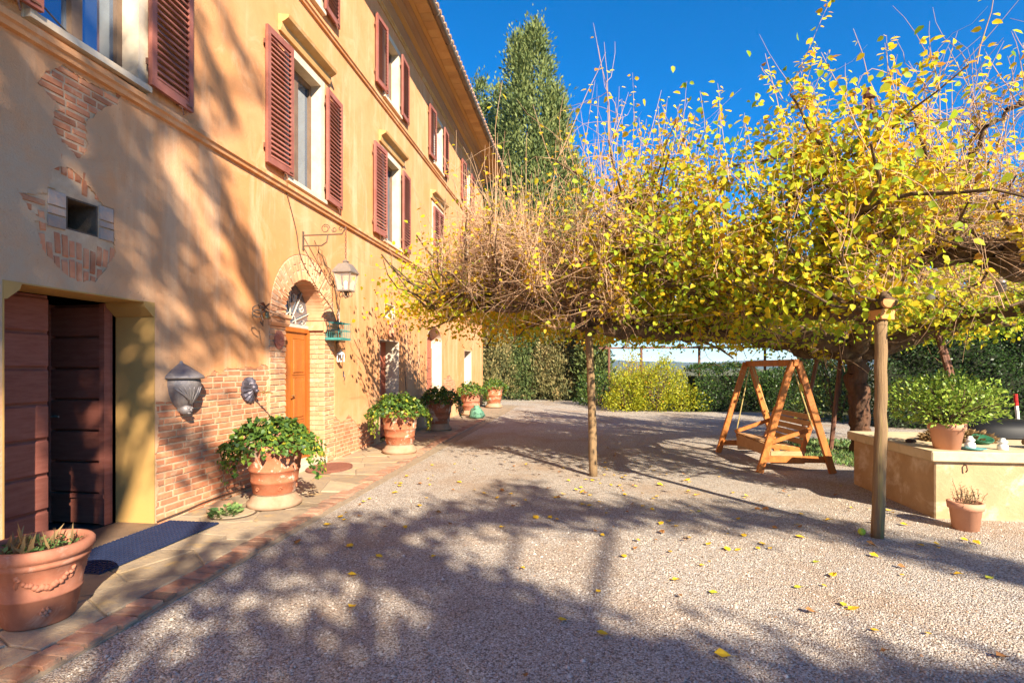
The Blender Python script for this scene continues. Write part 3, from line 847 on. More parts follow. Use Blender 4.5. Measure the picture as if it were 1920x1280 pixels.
# shutters: frame with louvre slats
SLATS = {}
def shutter(yc, z0, z1, w, swing=0.0, label=None, xo=0.045):
    """leaf lying back against the wall, centre yc; swing turns it about its long side by a few degrees"""
    h = z1 - z0
    key = (round(w, 3), round(h, 3))
    if key not in SLATS:
        mb = MB()
        st, rl = 0.065, 0.085
        mb.box((-0.02, -w / 2, 0), (0.02, -w / 2 + st, h)).box((-0.02, w / 2 - st, 0), (0.02, w / 2, h))
        mb.box((-0.018, -w / 2 + st, 0), (0.018, w / 2 - st, rl)).box((-0.018, -w / 2 + st, h - rl), (0.018, w / 2 - st, h))
        fr = mb.mesh('shutter', 'shutter')
        sl = MB().add([(0.019, -0.5, -0.030), (0.024, -0.5, -0.022), (-0.012, -0.5, 0.030), (-0.017, -0.5, 0.022), (0.019, 0.5, -0.030), (0.024, 0.5, -0.022), (-0.012, 0.5, 0.030), (-0.017, 0.5, 0.022)],
                      [(0, 1, 2, 3), (7, 6, 5, 4), (0, 4, 5, 1), (1, 5, 6, 2), (2, 6, 7, 3), (3, 7, 4, 0)]).mesh('slat', 'shutter')
        SLATS[key] = (fr, sl)
    fr, sl = SLATS[key]
    o = link('shutter', fr, house, (WX + xo, yc, z0), (0, 0, swing), world_verts=True)
    n = max(4, int((h - 0.17) / 0.0655))
    for i in range(n):
        link('slat', sl, o, (0, 0, 0.085 + (h - 0.17) * (i + 0.5) / n), (0, 0, 0), (1, w - 0.126, 1))
    hg = MB()
    for z in (0.22, h - 0.22):
        hg.box((-0.04, -w / 2 - 0.012, z - 0.03), (-0.02, -w / 2 + 0.06, z + 0.03))
    hg.box((0.021, w / 2 - 0.11, 0.03), (0.03, w / 2 - 0.03, 0.045))
    hg.tube([(-0.03, 0.1, 0.0), (0.03, 0.1, -0.03), (0.05, 0.1, -0.11)], 0.007, 5)
    hg.build('hinge', 'rust', o)
    if label: o['label'] = label
    return o

def window(yc, z0, z1, hw, mat='sash', curtain=False, detail=True):
    dx = 0.20
    st = MB()
    sw = 0.11
    st.box((WX - 0.01, yc - hw - sw, z0 - 0.06), (WX + 0.014, yc - hw, z1 + sw)).box((WX - 0.01, yc + hw, z0 - 0.06), (WX + 0.014, yc + hw + sw, z1 + sw))
    st.box((WX - 0.01, yc - hw, z1), (WX + 0.014, yc + hw, z1 + sw))
    w = st.build('window', 'trim_stone', house, world_verts=True)
    mb = MB().box((WX - dx, yc + hw - 0.004, z0), (WX + 0.012, yc + hw + 0.01, z1)).box((WX - dx, yc - hw - 0.01, z0), (WX + 0.012, yc - hw + 0.004, z1)).box((WX - dx, yc - hw + 0.004, z1 - 0.004), (WX + 0.011, yc + hw - 0.004, z1 + 0.01))
    mb.build('reveal', 'trim_stone', w, world_verts=True)
    MB().box((WX - dx, yc - hw - 0.10, z0 - 0.055), (WX + 0.07, yc + hw + 0.10, z0 + 0.003)).build('sill', 'trim_stone', w, world_verts=True)
    fr = MB()
    x0, x1 = WX - dx - 0.02, WX - dx + 0.045
    a, b = yc - hw + 0.004, yc + hw - 0.004
    fr.box((x0, a, z0 + 0.003), (x1, a + 0.06, z1 - 0.004)).box((x0, b - 0.06, z0 + 0.003), (x1, b, z1 - 0.004)).box((x0, a + 0.06, z1 - 0.07), (x1, b - 0.06, z1 - 0.004)).box((x0, a + 0.06, z0 + 0.003), (x1, b - 0.06, z0 + 0.09))
    fr.box((x0, yc - 0.05, z0 + 0.09), (x1 + 0.012, yc + 0.05, z1 - 0.07))
    if detail:
        for zz in (z0 + (z1 - z0) * 0.36, z0 + (z1 - z0) * 0.68):
            fr.box((x0 + 0.01, a + 0.06, zz - 0.014), (x1 - 0.012, yc - 0.05, zz + 0.014)).box((x0 + 0.01, yc + 0.05, zz - 0.014), (x1 - 0.012, b - 0.06, zz + 0.014))
    fr.build('frame', mat, w, world_verts=True)
    for s in (-1, 1):
        p0, p1 = (a + 0.06, yc - 0.05) if s < 0 else (yc + 0.05, b - 0.06)
        MB().box((x0 + 0.02, p0, z0 + 0.09), (x0 + 0.026, p1, z1 - 0.07)).build('pane', 'glass', w, world_verts=True)
    return w

def hood(yc, z, hw, w):
    prof = [(0, z), (0.035, z), (0.05, z + 0.05), (0.055, z + 0.11), (0.10, z + 0.13), (0.15, z + 0.16), (0.165, z + 0.20), (0, z + 0.225)]
    h = MB().prism(prof, yc - hw, yc + hw, lambda a, b, t: (WX + 0.002 + a, t, b)).build('hood', 'hood', w, world_verts=True)

for i, c in enumerate(C1):
    w = window(c, *F1Z, HW, detail=False)
    hood(c, 6.24, 0.72, w)
    if i == 4:                                     # closed shutters
        shutter(c - 0.25, 4.28, 6.08, 0.49, 0, xo=0.045)
        shutter(c + 0.25, 4.28, 6.08, 0.49, 0, xo=0.045)
    else:
        shutter(c - 0.79, 4.28, 6.09, 0.58, R(-3), xo=0.075)
        shutter(c + 0.82, 4.28, 6.09, 0.58, R(3), xo=0.07)
    w = window(c, *F2Z, 0.43, 'sash' if i % 2 else 'sash_white', detail=False)
    shutter(c - 0.71, 7.32, 8.70, 0.54, R(-3), xo=0.075)
    shutter(c + 0.74, 7.32, 8.70, 0.54, R(3), xo=0.07)

# cellar door: one leaf shut, one folded inwards
D0 = WX - 0.40
reveal(3.34, 4.727, 0.03, 2.215, 0.42, 'ochre', front=0.003)
for yy, s in ((3.34, 1), (4.727, -1)):            # corbels under the lintel
    MB().prism([(yy + s * 0.004, 2.075), (yy + s * 0.03, 2.08), (yy + s * 0.12, 2.16), (yy + s * 0.135, 2.211), (yy + s * 0.004, 2.211)], 0, 0.42, lambda a, b, t: (WX + 0.005 - t, a, b)).build('corbel', 'ochre', house, world_verts=True)
MB().box((D0, 3.34, -0.01), (WX + 0.03, 4.73, 0.045)).build('threshold', 'sash', house, world_verts=True)
def plank_leaf(name, n, w, h, mat, kick=False):
    """leaf in local coordinates: hinge edge at y=0, runs to y=w, outside face at +x"""
    back = MB().box((-0.05, 0, 0), (-0.022, w, h)).mesh(name, mat)
    return back
leaf = link('door_leaf', plank_leaf('door_leaf', 7, 0.69, 2.15, 'plank'), house, (D0, 3.345, 0.046), world_verts=True)
pl = MB().box((-0.021, 0.003, -0.142), (0.006, 0.687, 0.142)).mesh('plank', 'plank', bevel=0.012)
for i in range(7):
    link('plank', pl, leaf, (0, 0, 0.15 + i * 0.305))
leaf = link('door_leaf', plank_leaf('door_leaf', 7, 0.68, 2.15, 'plank'), house, (D0 - 0.02, 4.70, 0.046), (0, 0, R(89)), world_verts=True)
pl = MB().box((-0.10, 0.06, -0.142), (-0.051, 0.62, 0.142)).mesh('plank', 'plank', bevel=0.008)
for i in range(7):
    link('plank', pl, leaf, (0, 0, 0.15 + i * 0.305))
MB().box((-0.11, 0.0, 0), (-0.05, 0.058, 2.15)).box((-0.11, 0.622, 0), (-0.05, 0.68, 2.15)).box((-0.125, 0.0, 0.26), (-0.1, 0.68, 0.30)).build('stile', 'plank', leaf)
MB().tube([(-0.105, 0.55, 1.05), (-0.15, 0.55, 1.05), (-0.15, 0.47, 1.05)], 0.01, 6).build('handle', 'tin', leaf)
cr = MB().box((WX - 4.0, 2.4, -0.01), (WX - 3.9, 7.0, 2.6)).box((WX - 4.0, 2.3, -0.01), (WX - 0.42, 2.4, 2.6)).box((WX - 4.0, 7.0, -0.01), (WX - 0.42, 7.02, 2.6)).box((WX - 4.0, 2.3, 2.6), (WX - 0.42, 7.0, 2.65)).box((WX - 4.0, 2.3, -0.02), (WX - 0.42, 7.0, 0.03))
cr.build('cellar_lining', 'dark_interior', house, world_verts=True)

# front door: brick piers and arch, panelled leaf, ironwork fanlight
arch_o = sheet_with_holes(front_masonry, [arch(7.034, 8.196, -0.06, 2.342)], lambda a, b, t: (WX - 0.008 - t, a, b), 0.32).build('door_surround', 'lime', house, world_verts=True)
for side in (0, 1):
    ya, yb = (6.655, 7.04) if side == 0 else (8.19, 8.52)
    z, row = 0.03, 0
    while z < 2.13:
        L_ = yb - ya
        cut = 0.62 if row % 2 else 0.36
        segs = [(ya, ya + L_ * cut), (ya + L_ * cut, yb)] if row % 3 else [(ya, yb)]
        for a, b in segs:
            touches = abs(b - 7.04) < 1e-6 or abs(a - 8.19) < 1e-6
            aa, bb = a + 0.005, b - 0.005
            dep = 0.06
            if touches:
                dep = 0.16 if row % 2 else 0.10
                if side == 0: bb = b + 0.014
                else: aa = a - 0.014
            wall_brick((aa + bb) / 2, z + 0.034, bb - aa, 0.066, 0.004, 0, BA, dep, arch_o)
            if touches:                            # the rest of the course runs back along the reveal
                q = WX + 0.004 - dep - 0.01
                while q > WX - 0.31:
                    l2 = min(random.uniform(0.11, 0.2), q - (WX - 0.315))
                    if l2 < 0.03: break
                    yc_ = (b + 0.014 - 0.03) if side == 0 else (a - 0.014 + 0.03)
                    o = link('brick', random.choice(BA), arch_o, (q, yc_, z + 0.034), (0, 0, 0), (l2, 0.06, 0.066), world_verts=True)
                    q -= l2 + 0.01
        z += 0.077
        row += 1
nb = 34
for i in range(nb):
    a = math.pi * (i + 0.5) / nb
    for r0, r1, dep in ((0.560, 0.80, 0.31), (0.81, 0.93, 0.10)) if i % 2 else ((0.560, 0.70, 0.31), (0.71, 0.93, 0.10)):
        rc = (r0 + r1) / 2
        wall_brick(7.615 + rc * math.cos(a), 2.34 + rc * math.sin(a), r1 - r0, math.pi * rc / nb - 0.009, 0.003, a, BA, dep, arch_o)
for ya, yb in ((6.62, 7.075), (8.155, 8.55)):
    MB().prism([(0.0, 2.15), (0.03, 2.155), (0.05, 2.19), (0.05, 2.25), (0.075, 2.27), (0.075, 2.315), (0.0, 2.33)], ya, yb, lambda a, b, t: (WX + a, t, b)).build('impost', 'brick_arch', arch_o, world_verts=True)
    yy = (7.06 if yb < 8 else 8.13)
    MB().box((WX - 0.30, yy, 2.18), (WX - 0.002, yy + 0.04, 2.325)).build('impost', 'brick_arch', arch_o, world_verts=True)
MB().box((WX - 0.33, 6.98, 0.0), (WX + 0.02, 8.25, 0.13)).build('doorstep', 'trim_stone', arch_o, world_verts=True, bevel=0.01)
DX = WX - 0.28
door = MB().box((DX - 0.05, 7.05, 0.131), (DX, 8.185, 2.20)).build('front_door', 'door_wood', house, world_verts=True)
fm = MB().box((DX, 7.05, 0.131), (DX + 0.03, 7.12, 2.2)).box((DX, 8.115, 0.131), (DX + 0.03, 8.185, 2.2)).box((DX, 7.12, 2.13), (DX + 0.03, 8.115, 2.2))
fm.build('frame', 'door_wood', door, world_verts=True)
for a, b in ((7.13, 7.61), (7.62, 8.10)):
    for z0, z1 in ((0.22, 0.72), (0.80, 1.42), (1.50, 2.02)):
        MB().box((DX, a + 0.09, z0), (DX + 0.02, b - 0.09, z1)).build('panel', 'door_wood', door, world_verts=True, bevel=0.012)
        MB().box((DX, a + 0.055, z0 - 0.035), (DX + 0.014, b - 0.055, z0 - 0.005)).box((DX, a + 0.055, z1 + 0.005), (DX + 0.014, b - 0.055, z1 + 0.035)).box((DX, a + 0.055, z0 - 0.005), (DX + 0.014, a + 0.083, z1 + 0.005)).box((DX, b - 0.083, z0 - 0.005), (DX + 0.014, b - 0.055, z1 + 0.005)).build('moulding', 'door_wood', door, world_verts=True)
MB().tube([(DX + 0.01, 7.68, 1.15), (DX + 0.06, 7.68, 1.15), (DX + 0.06, 7.58, 1.15)], 0.01, 6).build('handle', 'brass', door, world_verts=True)
fan = MB().prism(arch(7.05, 8.18, 2.201, 2.34), 0, 0.02, lambda a, b, t: (DX - 0.03 + t, a, b)).build('fanlight', 'glass', house, world_verts=True)
fb = MB().box((DX - 0.02, 7.05, 2.201), (DX + 0.03, 8.18, 2.25))
cy, cz = 7.615, 2.26
for k in range(5):
    a = math.pi * (k + 0.5) / 5
    u_, v_ = math.cos(a), math.sin(a)
    fb.tube([(DX + 0.012, cy + u_ * r * 0.95, cz + v_ * r) for r in (0.08, 0.62)], 0.010, 5)
    for hnd in (-1, 1):                            # paired scrolls on each ray
        sp = []
        for q in np.linspace(0, 6.5, 22):
            rr = 0.075 * (1 - q / 8.5)
            am = a + hnd * (0.26 - rr * 1.2 * math.cos(q))
            rad_ = 0.40 + rr * math.sin(q) * 1.2
            sp.append((DX + 0.014, cy + math.cos(am) * rad_ * 0.95, cz + math.sin(am) * rad_))
        fb.tube(sp, 0.008, 5)
fb.tube([(DX + 0.012, cy + 0.16 * math.cos(a), cz + 0.16 * math.sin(a)) for a in np.linspace(0, math.pi, 12)], 0.010, 5)
fb.build('ironwork', 'white_iron', fan, world_verts=True)

# plain doors and openings further along
reveal(10.54, 11.68, 0.02, 2.17, 0.33, 'reveal_white')
dr = MB().box((WX - 0.36, 10.545, 0.02), (WX - 0.33, 11.675, 2.165)).build('plank_door', 'plank_lit', house, world_verts=True)
pl = MB().box((0, -0.56, -0.15), (0.022, 0.56, 0.15)).mesh('plank', 'plank_lit', bevel=0.01)
for i in range(7):
    link('plank', pl, dr, (WX - 0.329, 11.11, 0.175 + i * 0.306), world_verts=True)
reveal(10.80, 11.41, 2.64, 2.95, 0.25, 'reveal_white', True)
MB().box((WX - 0.26, 10.8, 2.64), (WX - 0.24, 11.41, 2.95)).build('vent_panel', 'reveal_white', house, world_verts=True)
ar = arch(13.856, 15.344, 0.02, 2.296, rise=0.415)
sh = MB()
n = len(ar)
V = [(WX + 0.002, a, b) for a, b in ar] + [(WX - 0.35, a, b) for a, b in ar]
sh.add(V, [(i, i + 1, n + i + 1, n + i) for i in range(1, n - 1)] + [(n - 1, 0, n, 2 * n - 1)])
sh.build('reveal', 'reveal_white', house, world_verts=True)
dr = MB().prism(arch(13.86, 15.34, 0.03, 2.29, rise=0.41), 0.32, 0.36, wall_map).build('plank_door', 'plank_lit', house, world_verts=True)
pl = MB().box((0, -0.735, -0.15), (0.022, 0.735, 0.15)).mesh('plank', 'plank_lit', bevel=0.01)
for i in range(7):
    link('plank', pl, dr, (WX - 0.319, 14.6, 0.175 + i * 0.306), world_verts=True)
reveal(18.3, 19.5, 0.95, 2.2, 0.33, 'reveal_white', True)
wd = MB().box((WX - 0.36, 18.305, 0.955), (WX - 0.33, 19.495, 2.195)).build('window', 'plank_lit', house, world_verts=True)
for a in (18.36, 18.93):
    MB().box((WX - 0.329, a, 1.02), (WX - 0.322, a + 0.5, 2.13)).build('pane', 'glass', wd, world_verts=True)
# cables clipped to the wall
for pth in ([(3.3, 4.55), (3.9, 4.28), (4.5, 4.2), (4.9, 4.17), (6.3, 4.17)], [(7.05, 4.06), (7.3, 3.6), (7.45, 3.2), (7.9, 2.85), (8.35, 2.6), (8.57, 2.35), (8.6, 1.9)], [(4.74, 0.06), (5.1, 0.07), (5.5, 0.09), (6.3, 0.08)]):
    MB().tube([(WX + 0.012, a, b) for a, b in [tuple(q) for q in catmull(pth, 5)]], 0.007, 5).build('cable', 'iron', house, world_verts=True)

# ------------------------------------------------------------------ things on the house front
# iron bracket with hanging lantern
lan = tag(empty('hanging_lantern', (WX, 7.51, 3.5)), 'old tin lantern hanging by a chain from a scrolled iron wall bracket', 'lantern')
b = MB()
b.tube([(0, 0, 0.06), (0.62, 0, 0.06), (0.68, 0, 0.16)], 0.011, 6)
b.tube([(0, 0, -0.10), (0.3, 0, -0.10), (0.38, 0, -0.05), (0.40, 0, 0.06)], 0.011, 6)
for (cx_, cz_, r_, a0, a1) in ((0.36, 0.15, 0.07, 0, 8.5), (0.50, 0.13, 0.05, 3, 11), (0.60, 0.14, 0.03, 0, 6)):
    b.tube([(cx_ + r_ * (1 - q / 16) * math.cos(q), 0, cz_ + r_ * (1 - q / 16) * math.sin(q)) for q in np.linspace(a0, a1, 22)], 0.007, 5)
b.box((-0.02, -0.02, -0.16), (0.012, 0.02, 0.12))
b.build('bracket', 'iron', lan)
ch = MB()
for i in range(12):
    z = 0.15 - i * 0.042
    ch.tube([(0.68 + (0.012 * math.cos(a) if i % 2 else 0), (0 if i % 2 else 0.012 * math.cos(a)), z + 0.026 * math.sin(a)) for a in np.linspace(0, 6.283, 9)], 0.0045, 4, cap=False)
ch.build('chain', 'rust', lan)
lx, lz = 0.68, -0.78
bd = MB()
for a in range(4):                                     # corner posts of the tapering case
    sx_, sy_ = ((1, 1), (1, -1), (-1, -1), (-1, 1))[a]
    bd.bar((lx + sx_ * 0.085, sy_ * 0.085, lz), (lx + sx_ * 0.125, sy_ * 0.125, lz + 0.26), 0.016, 0.016)
bd.box((lx - 0.10, -0.10, lz - 0.015), (lx + 0.10, 0.10, lz + 0.005)).box((lx - 0.15, -0.15, lz + 0.255), (lx + 0.15, 0.15, lz + 0.272))
bd.build('case', 'tin', lan)
rf = MB()
rf.lathe([(0.205, 0.0), (0.20, 0.012), (0.14, 0.085), (0.11, 0.12), (0.05, 0.128), (0.045, 0.15), (0.06, 0.155), (0.02, 0.18), (0.0, 0.19)], 4, (lx, 0, lz + 0.272), a0=math.pi / 4, a1=2 * math.pi + math.pi / 4)
rf.build('lantern_roof', 'tin', lan)
gl = MB()
for sx_, sy_, tx, ty in ((1, 0, 0, 1), (-1, 0, 0, 1), (0, 1, 1, 0), (0, -1, 1, 0)):
    V = [(lx + sx_ * w + tx * q * w * 0.93, sy_ * w + ty * q * w * 0.93, lz + z) for w, z, q in ((0.085, 0.006, -1), (0.085, 0.006, 1), (0.122, 0.254, 1), (0.122, 0.254, -1))]
    MB().add(V, [(0, 1, 2, 3)]).build('pane', 'lantern_glass', lan)
sc_ = MB()
for s in (-1, 1):
    for q in (0, 1):
        sc_.tube([(lx + (s * (0.075 - 0.035 * math.cos(a) * (1 - a / 14)) if not q else 0), (s * (0.075 - 0.035 * math.cos(a) * (1 - a / 14)) if q else 0), lz - 0.06 + 0.045 * math.sin(a) * (1 - a / 14)) for a in np.linspace(-1, 6, 14)], 0.006, 4)
sc_.lathe([(0.0, -0.12), (0.02, -0.10), (0.012, -0.07), (0.03, -0.015)], 8, (lx, 0, lz))
sc_.build('scrollwork', 'iron', lan)
MB().lathe([(0.0, 0.15), (0.028, 0.13), (0.034, 0.10), (0.02, 0.05), (0.02, 0.0)], 10, (lx, 0, lz)).build('bulb', 'white_paint', lan, smooth=True)

# lead wall cistern with pointed lid
fo = tag(empty('wall_fountain', (WX, 5.07, 1.10)), 'grey lead half-urn water cistern with pointed lid fixed to the brick wall', 'fountain')
half = dict(a0=-math.pi / 2, a1=math.pi / 2)
bm_ = MB().lathe([(0.0, 0.0), (0.035, 0.01), (0.055, 0.03), (0.05, 0.055), (0.085, 0.075), (0.125, 0.13), (0.165, 0.21), (0.185, 0.29), (0.185, 0.345), (0.175, 0.355)], 24, **half)
V = np.array(bm_.v)
ang = np.arctan2(V[:, 1], V[:, 0])
rr = np.hypot(V[:, 0], V[:, 1])
rel = 1 + 0.05 * np.cos(ang * 14 + V[:, 2] * 22) * np.exp(-((V[:, 2] - 0.16) / 0.10) ** 2)
V[:, 0] *= rel; V[:, 1] *= rel
bm_.v = [tuple(q) for q in V]
bm_.build('bowl', 'fountain', fo, smooth=True)
lf_ = MB()
for s in (-1, 1):                                     # acanthus fronds climbing from the mask
    for k in range(5):
        a_ = s * (0.15 + k * 0.20)
        z_ = 0.08 + k * 0.018
        pth = []
        for q in np.linspace(0, 1, 7):
            zz = z_ + q * (0.20 - k * 0.02)
            r_ = np.interp(zz, [0.0, 0.03, 0.055, 0.075, 0.13, 0.21, 0.29, 0.345], [0.02, 0.055, 0.05, 0.085, 0.125, 0.165, 0.185, 0.185]) + 0.006
            aa = a_ * (0.4 + 0.9 * q)
            pth.append((r_ * math.cos(aa), r_ * math.sin(aa), zz))
        lf_.tube(pth, [0.012, 0.014, 0.013, 0.012, 0.010, 0.008, 0.004], 5)
lf_.build('acanthus', 'fountain', fo, smooth=True)
mk = MB().lathe([(0.0, -0.055), (0.05, -0.04), (0.062, 0.0), (0.05, 0.045), (0.0, 0.06)], 12, (0.055, 0, 0.035))
for s in (-1, 1):
    mk.lathe([(0.0, -0.016), (0.016, 0), (0.0, 0.016)], 8, (0.112, s * 0.022, 0.052))
mk.bar((0.11, 0, 0.055), (0.125, 0, 0.015), 0.02, 0.02).bar((0.105, -0.03, 0.0), (0.105, 0.03, 0.0), 0.02, 0.014)
mk.build('mask', 'fountain', fo, smooth=True)
MB().lathe([(0.185, 0.355), (0.215, 0.36), (0.22, 0.375), (0.21, 0.39), (0.20, 0.40), (0.14, 0.445), (0.07, 0.495), (0.02, 0.525), (0.018, 0.54), (0.0, 0.55)], 24, **half).build('lid', 'fountain', fo, smooth=True)

# lion mask with spout
li = tag(empty('lion_spout', (WX, 6.20, 1.30)), 'dark bronze lion head water spout on the brick wall', 'spout')
MB().lathe([(0.0, 0.09), (0.04, 0.085), (0.075, 0.06), (0.09, 0.05), (0.11, 0.045), (0.125, 0.04), (0.15, 0.03), (0.155, 0.0)], 26).build('mane', 'lion', li, smooth=False, rot=(0, R(90), 0), scale=(1.05, 0.95, 1))
for o in (q for q in bpy.data.objects if q.name == 'mane'):
    for v in o.data.vertices:
        a = math.atan2(v.co.y, v.co.x)
        r_ = math.hypot(v.co.x, v.co.y)
        if r_ > 0.06: v.co.z += 0.012 * math.cos(a * 13)
fc = MB().lathe([(0.0, -0.05), (0.035, -0.035), (0.05, 0.0), (0.045, 0.035), (0.0, 0.055)], 12, (0.075, 0, 0.02))
fc.lathe([(0.0, -0.03), (0.03, -0.015), (0.032, 0.01), (0.0, 0.03)], 10, (0.115, 0, -0.015))
for s in (-1, 1):
    fc.lathe([(0.0, -0.02), (0.02, 0), (0.0, 0.025)], 8, (0.06, s * 0.055, 0.065))
    fc.lathe([(0.0, -0.009), (0.009, 0), (0.0, 0.009)], 6, (0.12, s * 0.022, 0.025))
fc.build('face', 'lion', li, smooth=True)
MB().tube([(0.12, 0, -0.03), (0.30, 0, -0.03), (0.325, 0, -0.045)], 0.011, 8).tube([(0.20, 0, -0.03), (0.215, 0, -0.03)], 0.02, 8).build('pipe', 'brass', li)

# clay plaque beside the door
pq = tag(empty('clay_plaque', (WX + 0.004, 6.86, 1.96)), 'red octagonal clay plaque on the brick pier left of the front door', 'plaque')
oc = [(0.115 * math.cos(a), 0.135 * math.sin(a)) for a in np.linspace(0, 2 * math.pi, 9)[:-1] + math.pi / 8]
MB().prism(oc, 0, 0.025, lambda a, b, t: (t, a, b)).build('tablet', 'plaque', pq, bevel=0.004)
rl_ = MB()
for k in range(5):
    a = k * 1.3
    rl_.tube([(0.028, 0.045 * math.cos(a) + 0.03 * math.cos(q * 1.3 + a), 0.06 * math.sin(a) + 0.028 * math.sin(q * 1.7)) for q in np.linspace(0, 4, 12)], 0.006, 4)
rl_.build('relief', 'plaque', pq)

# bell on a wrought iron scroll
be = tag(empty('door_bell', (WX + 0.05, 6.42, 2.26)), 'small brass hand bell on a wrought iron vine bracket over the left door pier', 'bell')
w_ = MB()
w_.tube([(0, 0, 0.06), (0.10, -0.14, 0.07), (0.16, -0.30, 0.05)], 0.009, 5).tube([(0, 0, -0.06), (0.10, -0.16, -0.02), (0.16, -0.30, 0.05), (0.18, -0.36, 0.09)], 0.009, 5)
w_.tube([(0.16 + 0.03 * math.cos(q), -0.36 + 0.045 * math.cos(q), -0.02 + 0.045 * math.sin(q)) for q in np.linspace(0, 5.5, 14)], 0.008, 5)
w_.tube([(0.08 + 0.05 * math.cos(q), -0.20 + 0.05 * math.cos(q), 0.05 + 0.05 * math.sin(q)) for q in np.linspace(1, 8, 18)], 0.008, 5)
w_.tube([(0.16, -0.30, 0.05), (0.20, -0.30, -0.10), (0.16, -0.24, -0.16), (0.09, -0.18, -0.10)], 0.008, 5)
w_.tube([(0.0, 0.0, 0.07), (0.06, 0.28, 0.01), (0.02, 0.5, -0.03)], 0.007, 5)
w_.build('bracket', 'iron', be)
rs = MB()
for k in range(10):
    a = k * 0.7
    rs.bar((0.09, -0.08, 0.10), (0.09 + 0.05 * math.cos(a), -0.08 + 0.07 * math.sin(a), 0.10 + 0.05 * math.sin(a * 1.7)), 0.028, 0.006)
rs.build('iron_leaf', 'rust', be)
MB().lathe([(0.0, 0.0), (0.03, -0.008), (0.038, -0.04), (0.045, -0.075), (0.06, -0.10), (0.058, -0.103), (0.0, -0.06)], 16, (0.09, -0.06, 0.05)).build('bell', 'brass', be, smooth=True)

# bird cage
cg = tag(empty('bird_cage', (WX + 0.02, 8.36, 2.03)), 'small teal wire bird cage hung on the wall right of the front door', 'cage')
b = MB()
for yy in np.linspace(-0.19, 0.19, 11):
    for xx in (0.0, 0.26):
        b.tube([(xx, yy, 0.03), (xx, yy, 0.28)], 0.0035, 4)
for xx in np.linspace(0, 0.26, 8):
    for yy in (-0.19, 0.19):
        b.tube([(xx, yy, 0.03), (xx, yy, 0.28)], 0.0035, 4)
for yy in np.linspace(-0.19, 0.19, 11):
    b.tube([(0, yy, 0.28), (0.26, yy, 0.28)], 0.0035, 4)
b.build('wires', 'teal', cg)
fr = MB()
for z in (0.03, 0.155, 0.28):
    for p0, p1 in (((0, -0.19), (0.26, -0.19)), ((0.26, -0.19), (0.26, 0.19)), ((0.26, 0.19), (0, 0.19)), ((0, 0.19), (0, -0.19))):
        fr.bar((*p0, z), (*p1, z), 0.012, 0.012)
fr.build('frame', 'teal', cg)
MB().box((0.002, -0.192, 0.0), (0.262, 0.192, 0.024)).build('tray', 'teal', cg)

# small things on the wall right of the door
wl = tag(empty('tin_lantern', (WX + 0.07, 8.62, 1.68)), 'little white tin lantern hanging under the teal bird cage', 'lantern')
MB().box((-0.045, -0.05, 0), (0.045, 0.05, 0.015)).box((-0.045, -0.05, 0.12), (0.045, 0.05, 0.132)).bar((-0.04, -0.045, 0), (-0.04, -0.045, 0.125), 0.012, 0.012).bar((0.04, -0.045, 0), (0.04, -0.045, 0.125), 0.012, 0.012).bar((-0.04, 0.045, 0), (-0.04, 0.045, 0.125), 0.012, 0.012).bar((0.04, 0.045, 0), (0.04, 0.045, 0.125), 0.012, 0.012).build('case', 'white_paint', wl)
MB().lathe([(0.07, 0.132), (0.04, 0.165), (0.015, 0.18), (0.012, 0.20)], 4, a0=math.pi / 4, a1=2.25 * math.pi).build('top', 'white_paint', wl)
MB().tube([(0, 0, 0.2), (0.0, 0, 0.26), (-0.05, 0, 0.30)], 0.004, 4).build('hook', 'iron', wl)
th = tag(empty('thermometer', (WX + 0.002, 8.66, 2.36)), 'white wall thermometer above the teal bird cage', 'thermometer')
MB().box((0, -0.035, 0), (0.015, 0.035, 0.21)).build('board', 'white_paint', th, bevel=0.004)
MB().tube([(0.018, 0, 0.03), (0.018, 0, 0.18)], 0.004, 5).build('tube', 'red_paint', th)
ky = tag(empty('wall_hook', (WX + 0.002, 8.86, 1.42)), 'small blue grey iron hook on the stucco between door and potted ivy', 'hook')
MB().box((0, -0.015, 0), (0.008, 0.015, 0.1)).tube([(0.008, 0, 0.03), (0.03, 0, 0.0), (0.03, 0, -0.05), (0.01, 0, -0.06)], 0.006, 5).build('hook', 'lion', ky)
sr = tag(empty('clay_shrine', (WX + 0.004, 11.14, 2.24)), 'arched terracotta shrine plaque over the first plank door', 'plaque')
MB().prism(arch(-0.12, 0.12, 0, 0.22), 0, 0.05, lambda a, b, t: (t, a, b)).build('niche', 'terracotta_pale', sr, bevel=0.008)
MB().lathe([(0.0, 0.0), (0.05, 0.01), (0.035, 0.08), (0.03, 0.13), (0.035, 0.16), (0.0, 0.20)], 10, (0.05, 0, 0.03)).build('figure', 'terracotta_pale', sr, smooth=True)
stk = tag(MB().tube([(-3.95, 11.9, 0.02), (-4.1, 11.95, 0.7), (-4.17, 12.0, 1.5)], 0.009, 5).build('iron_rod', 'iron'), 'thin dark iron rod leaning on the wall between the two far doors', 'rod')
st2 = tag(MB().bar((-4.05, 11.55, 0.03), (-4.24, 11.62, 0.95), 0.05, 0.025).build('blue_board', plain('blue grey board', (0.16, 0.20, 0.30), None, 6, 0.7)), 'narrow blue grey board leaning in the first plank doorway', 'board')

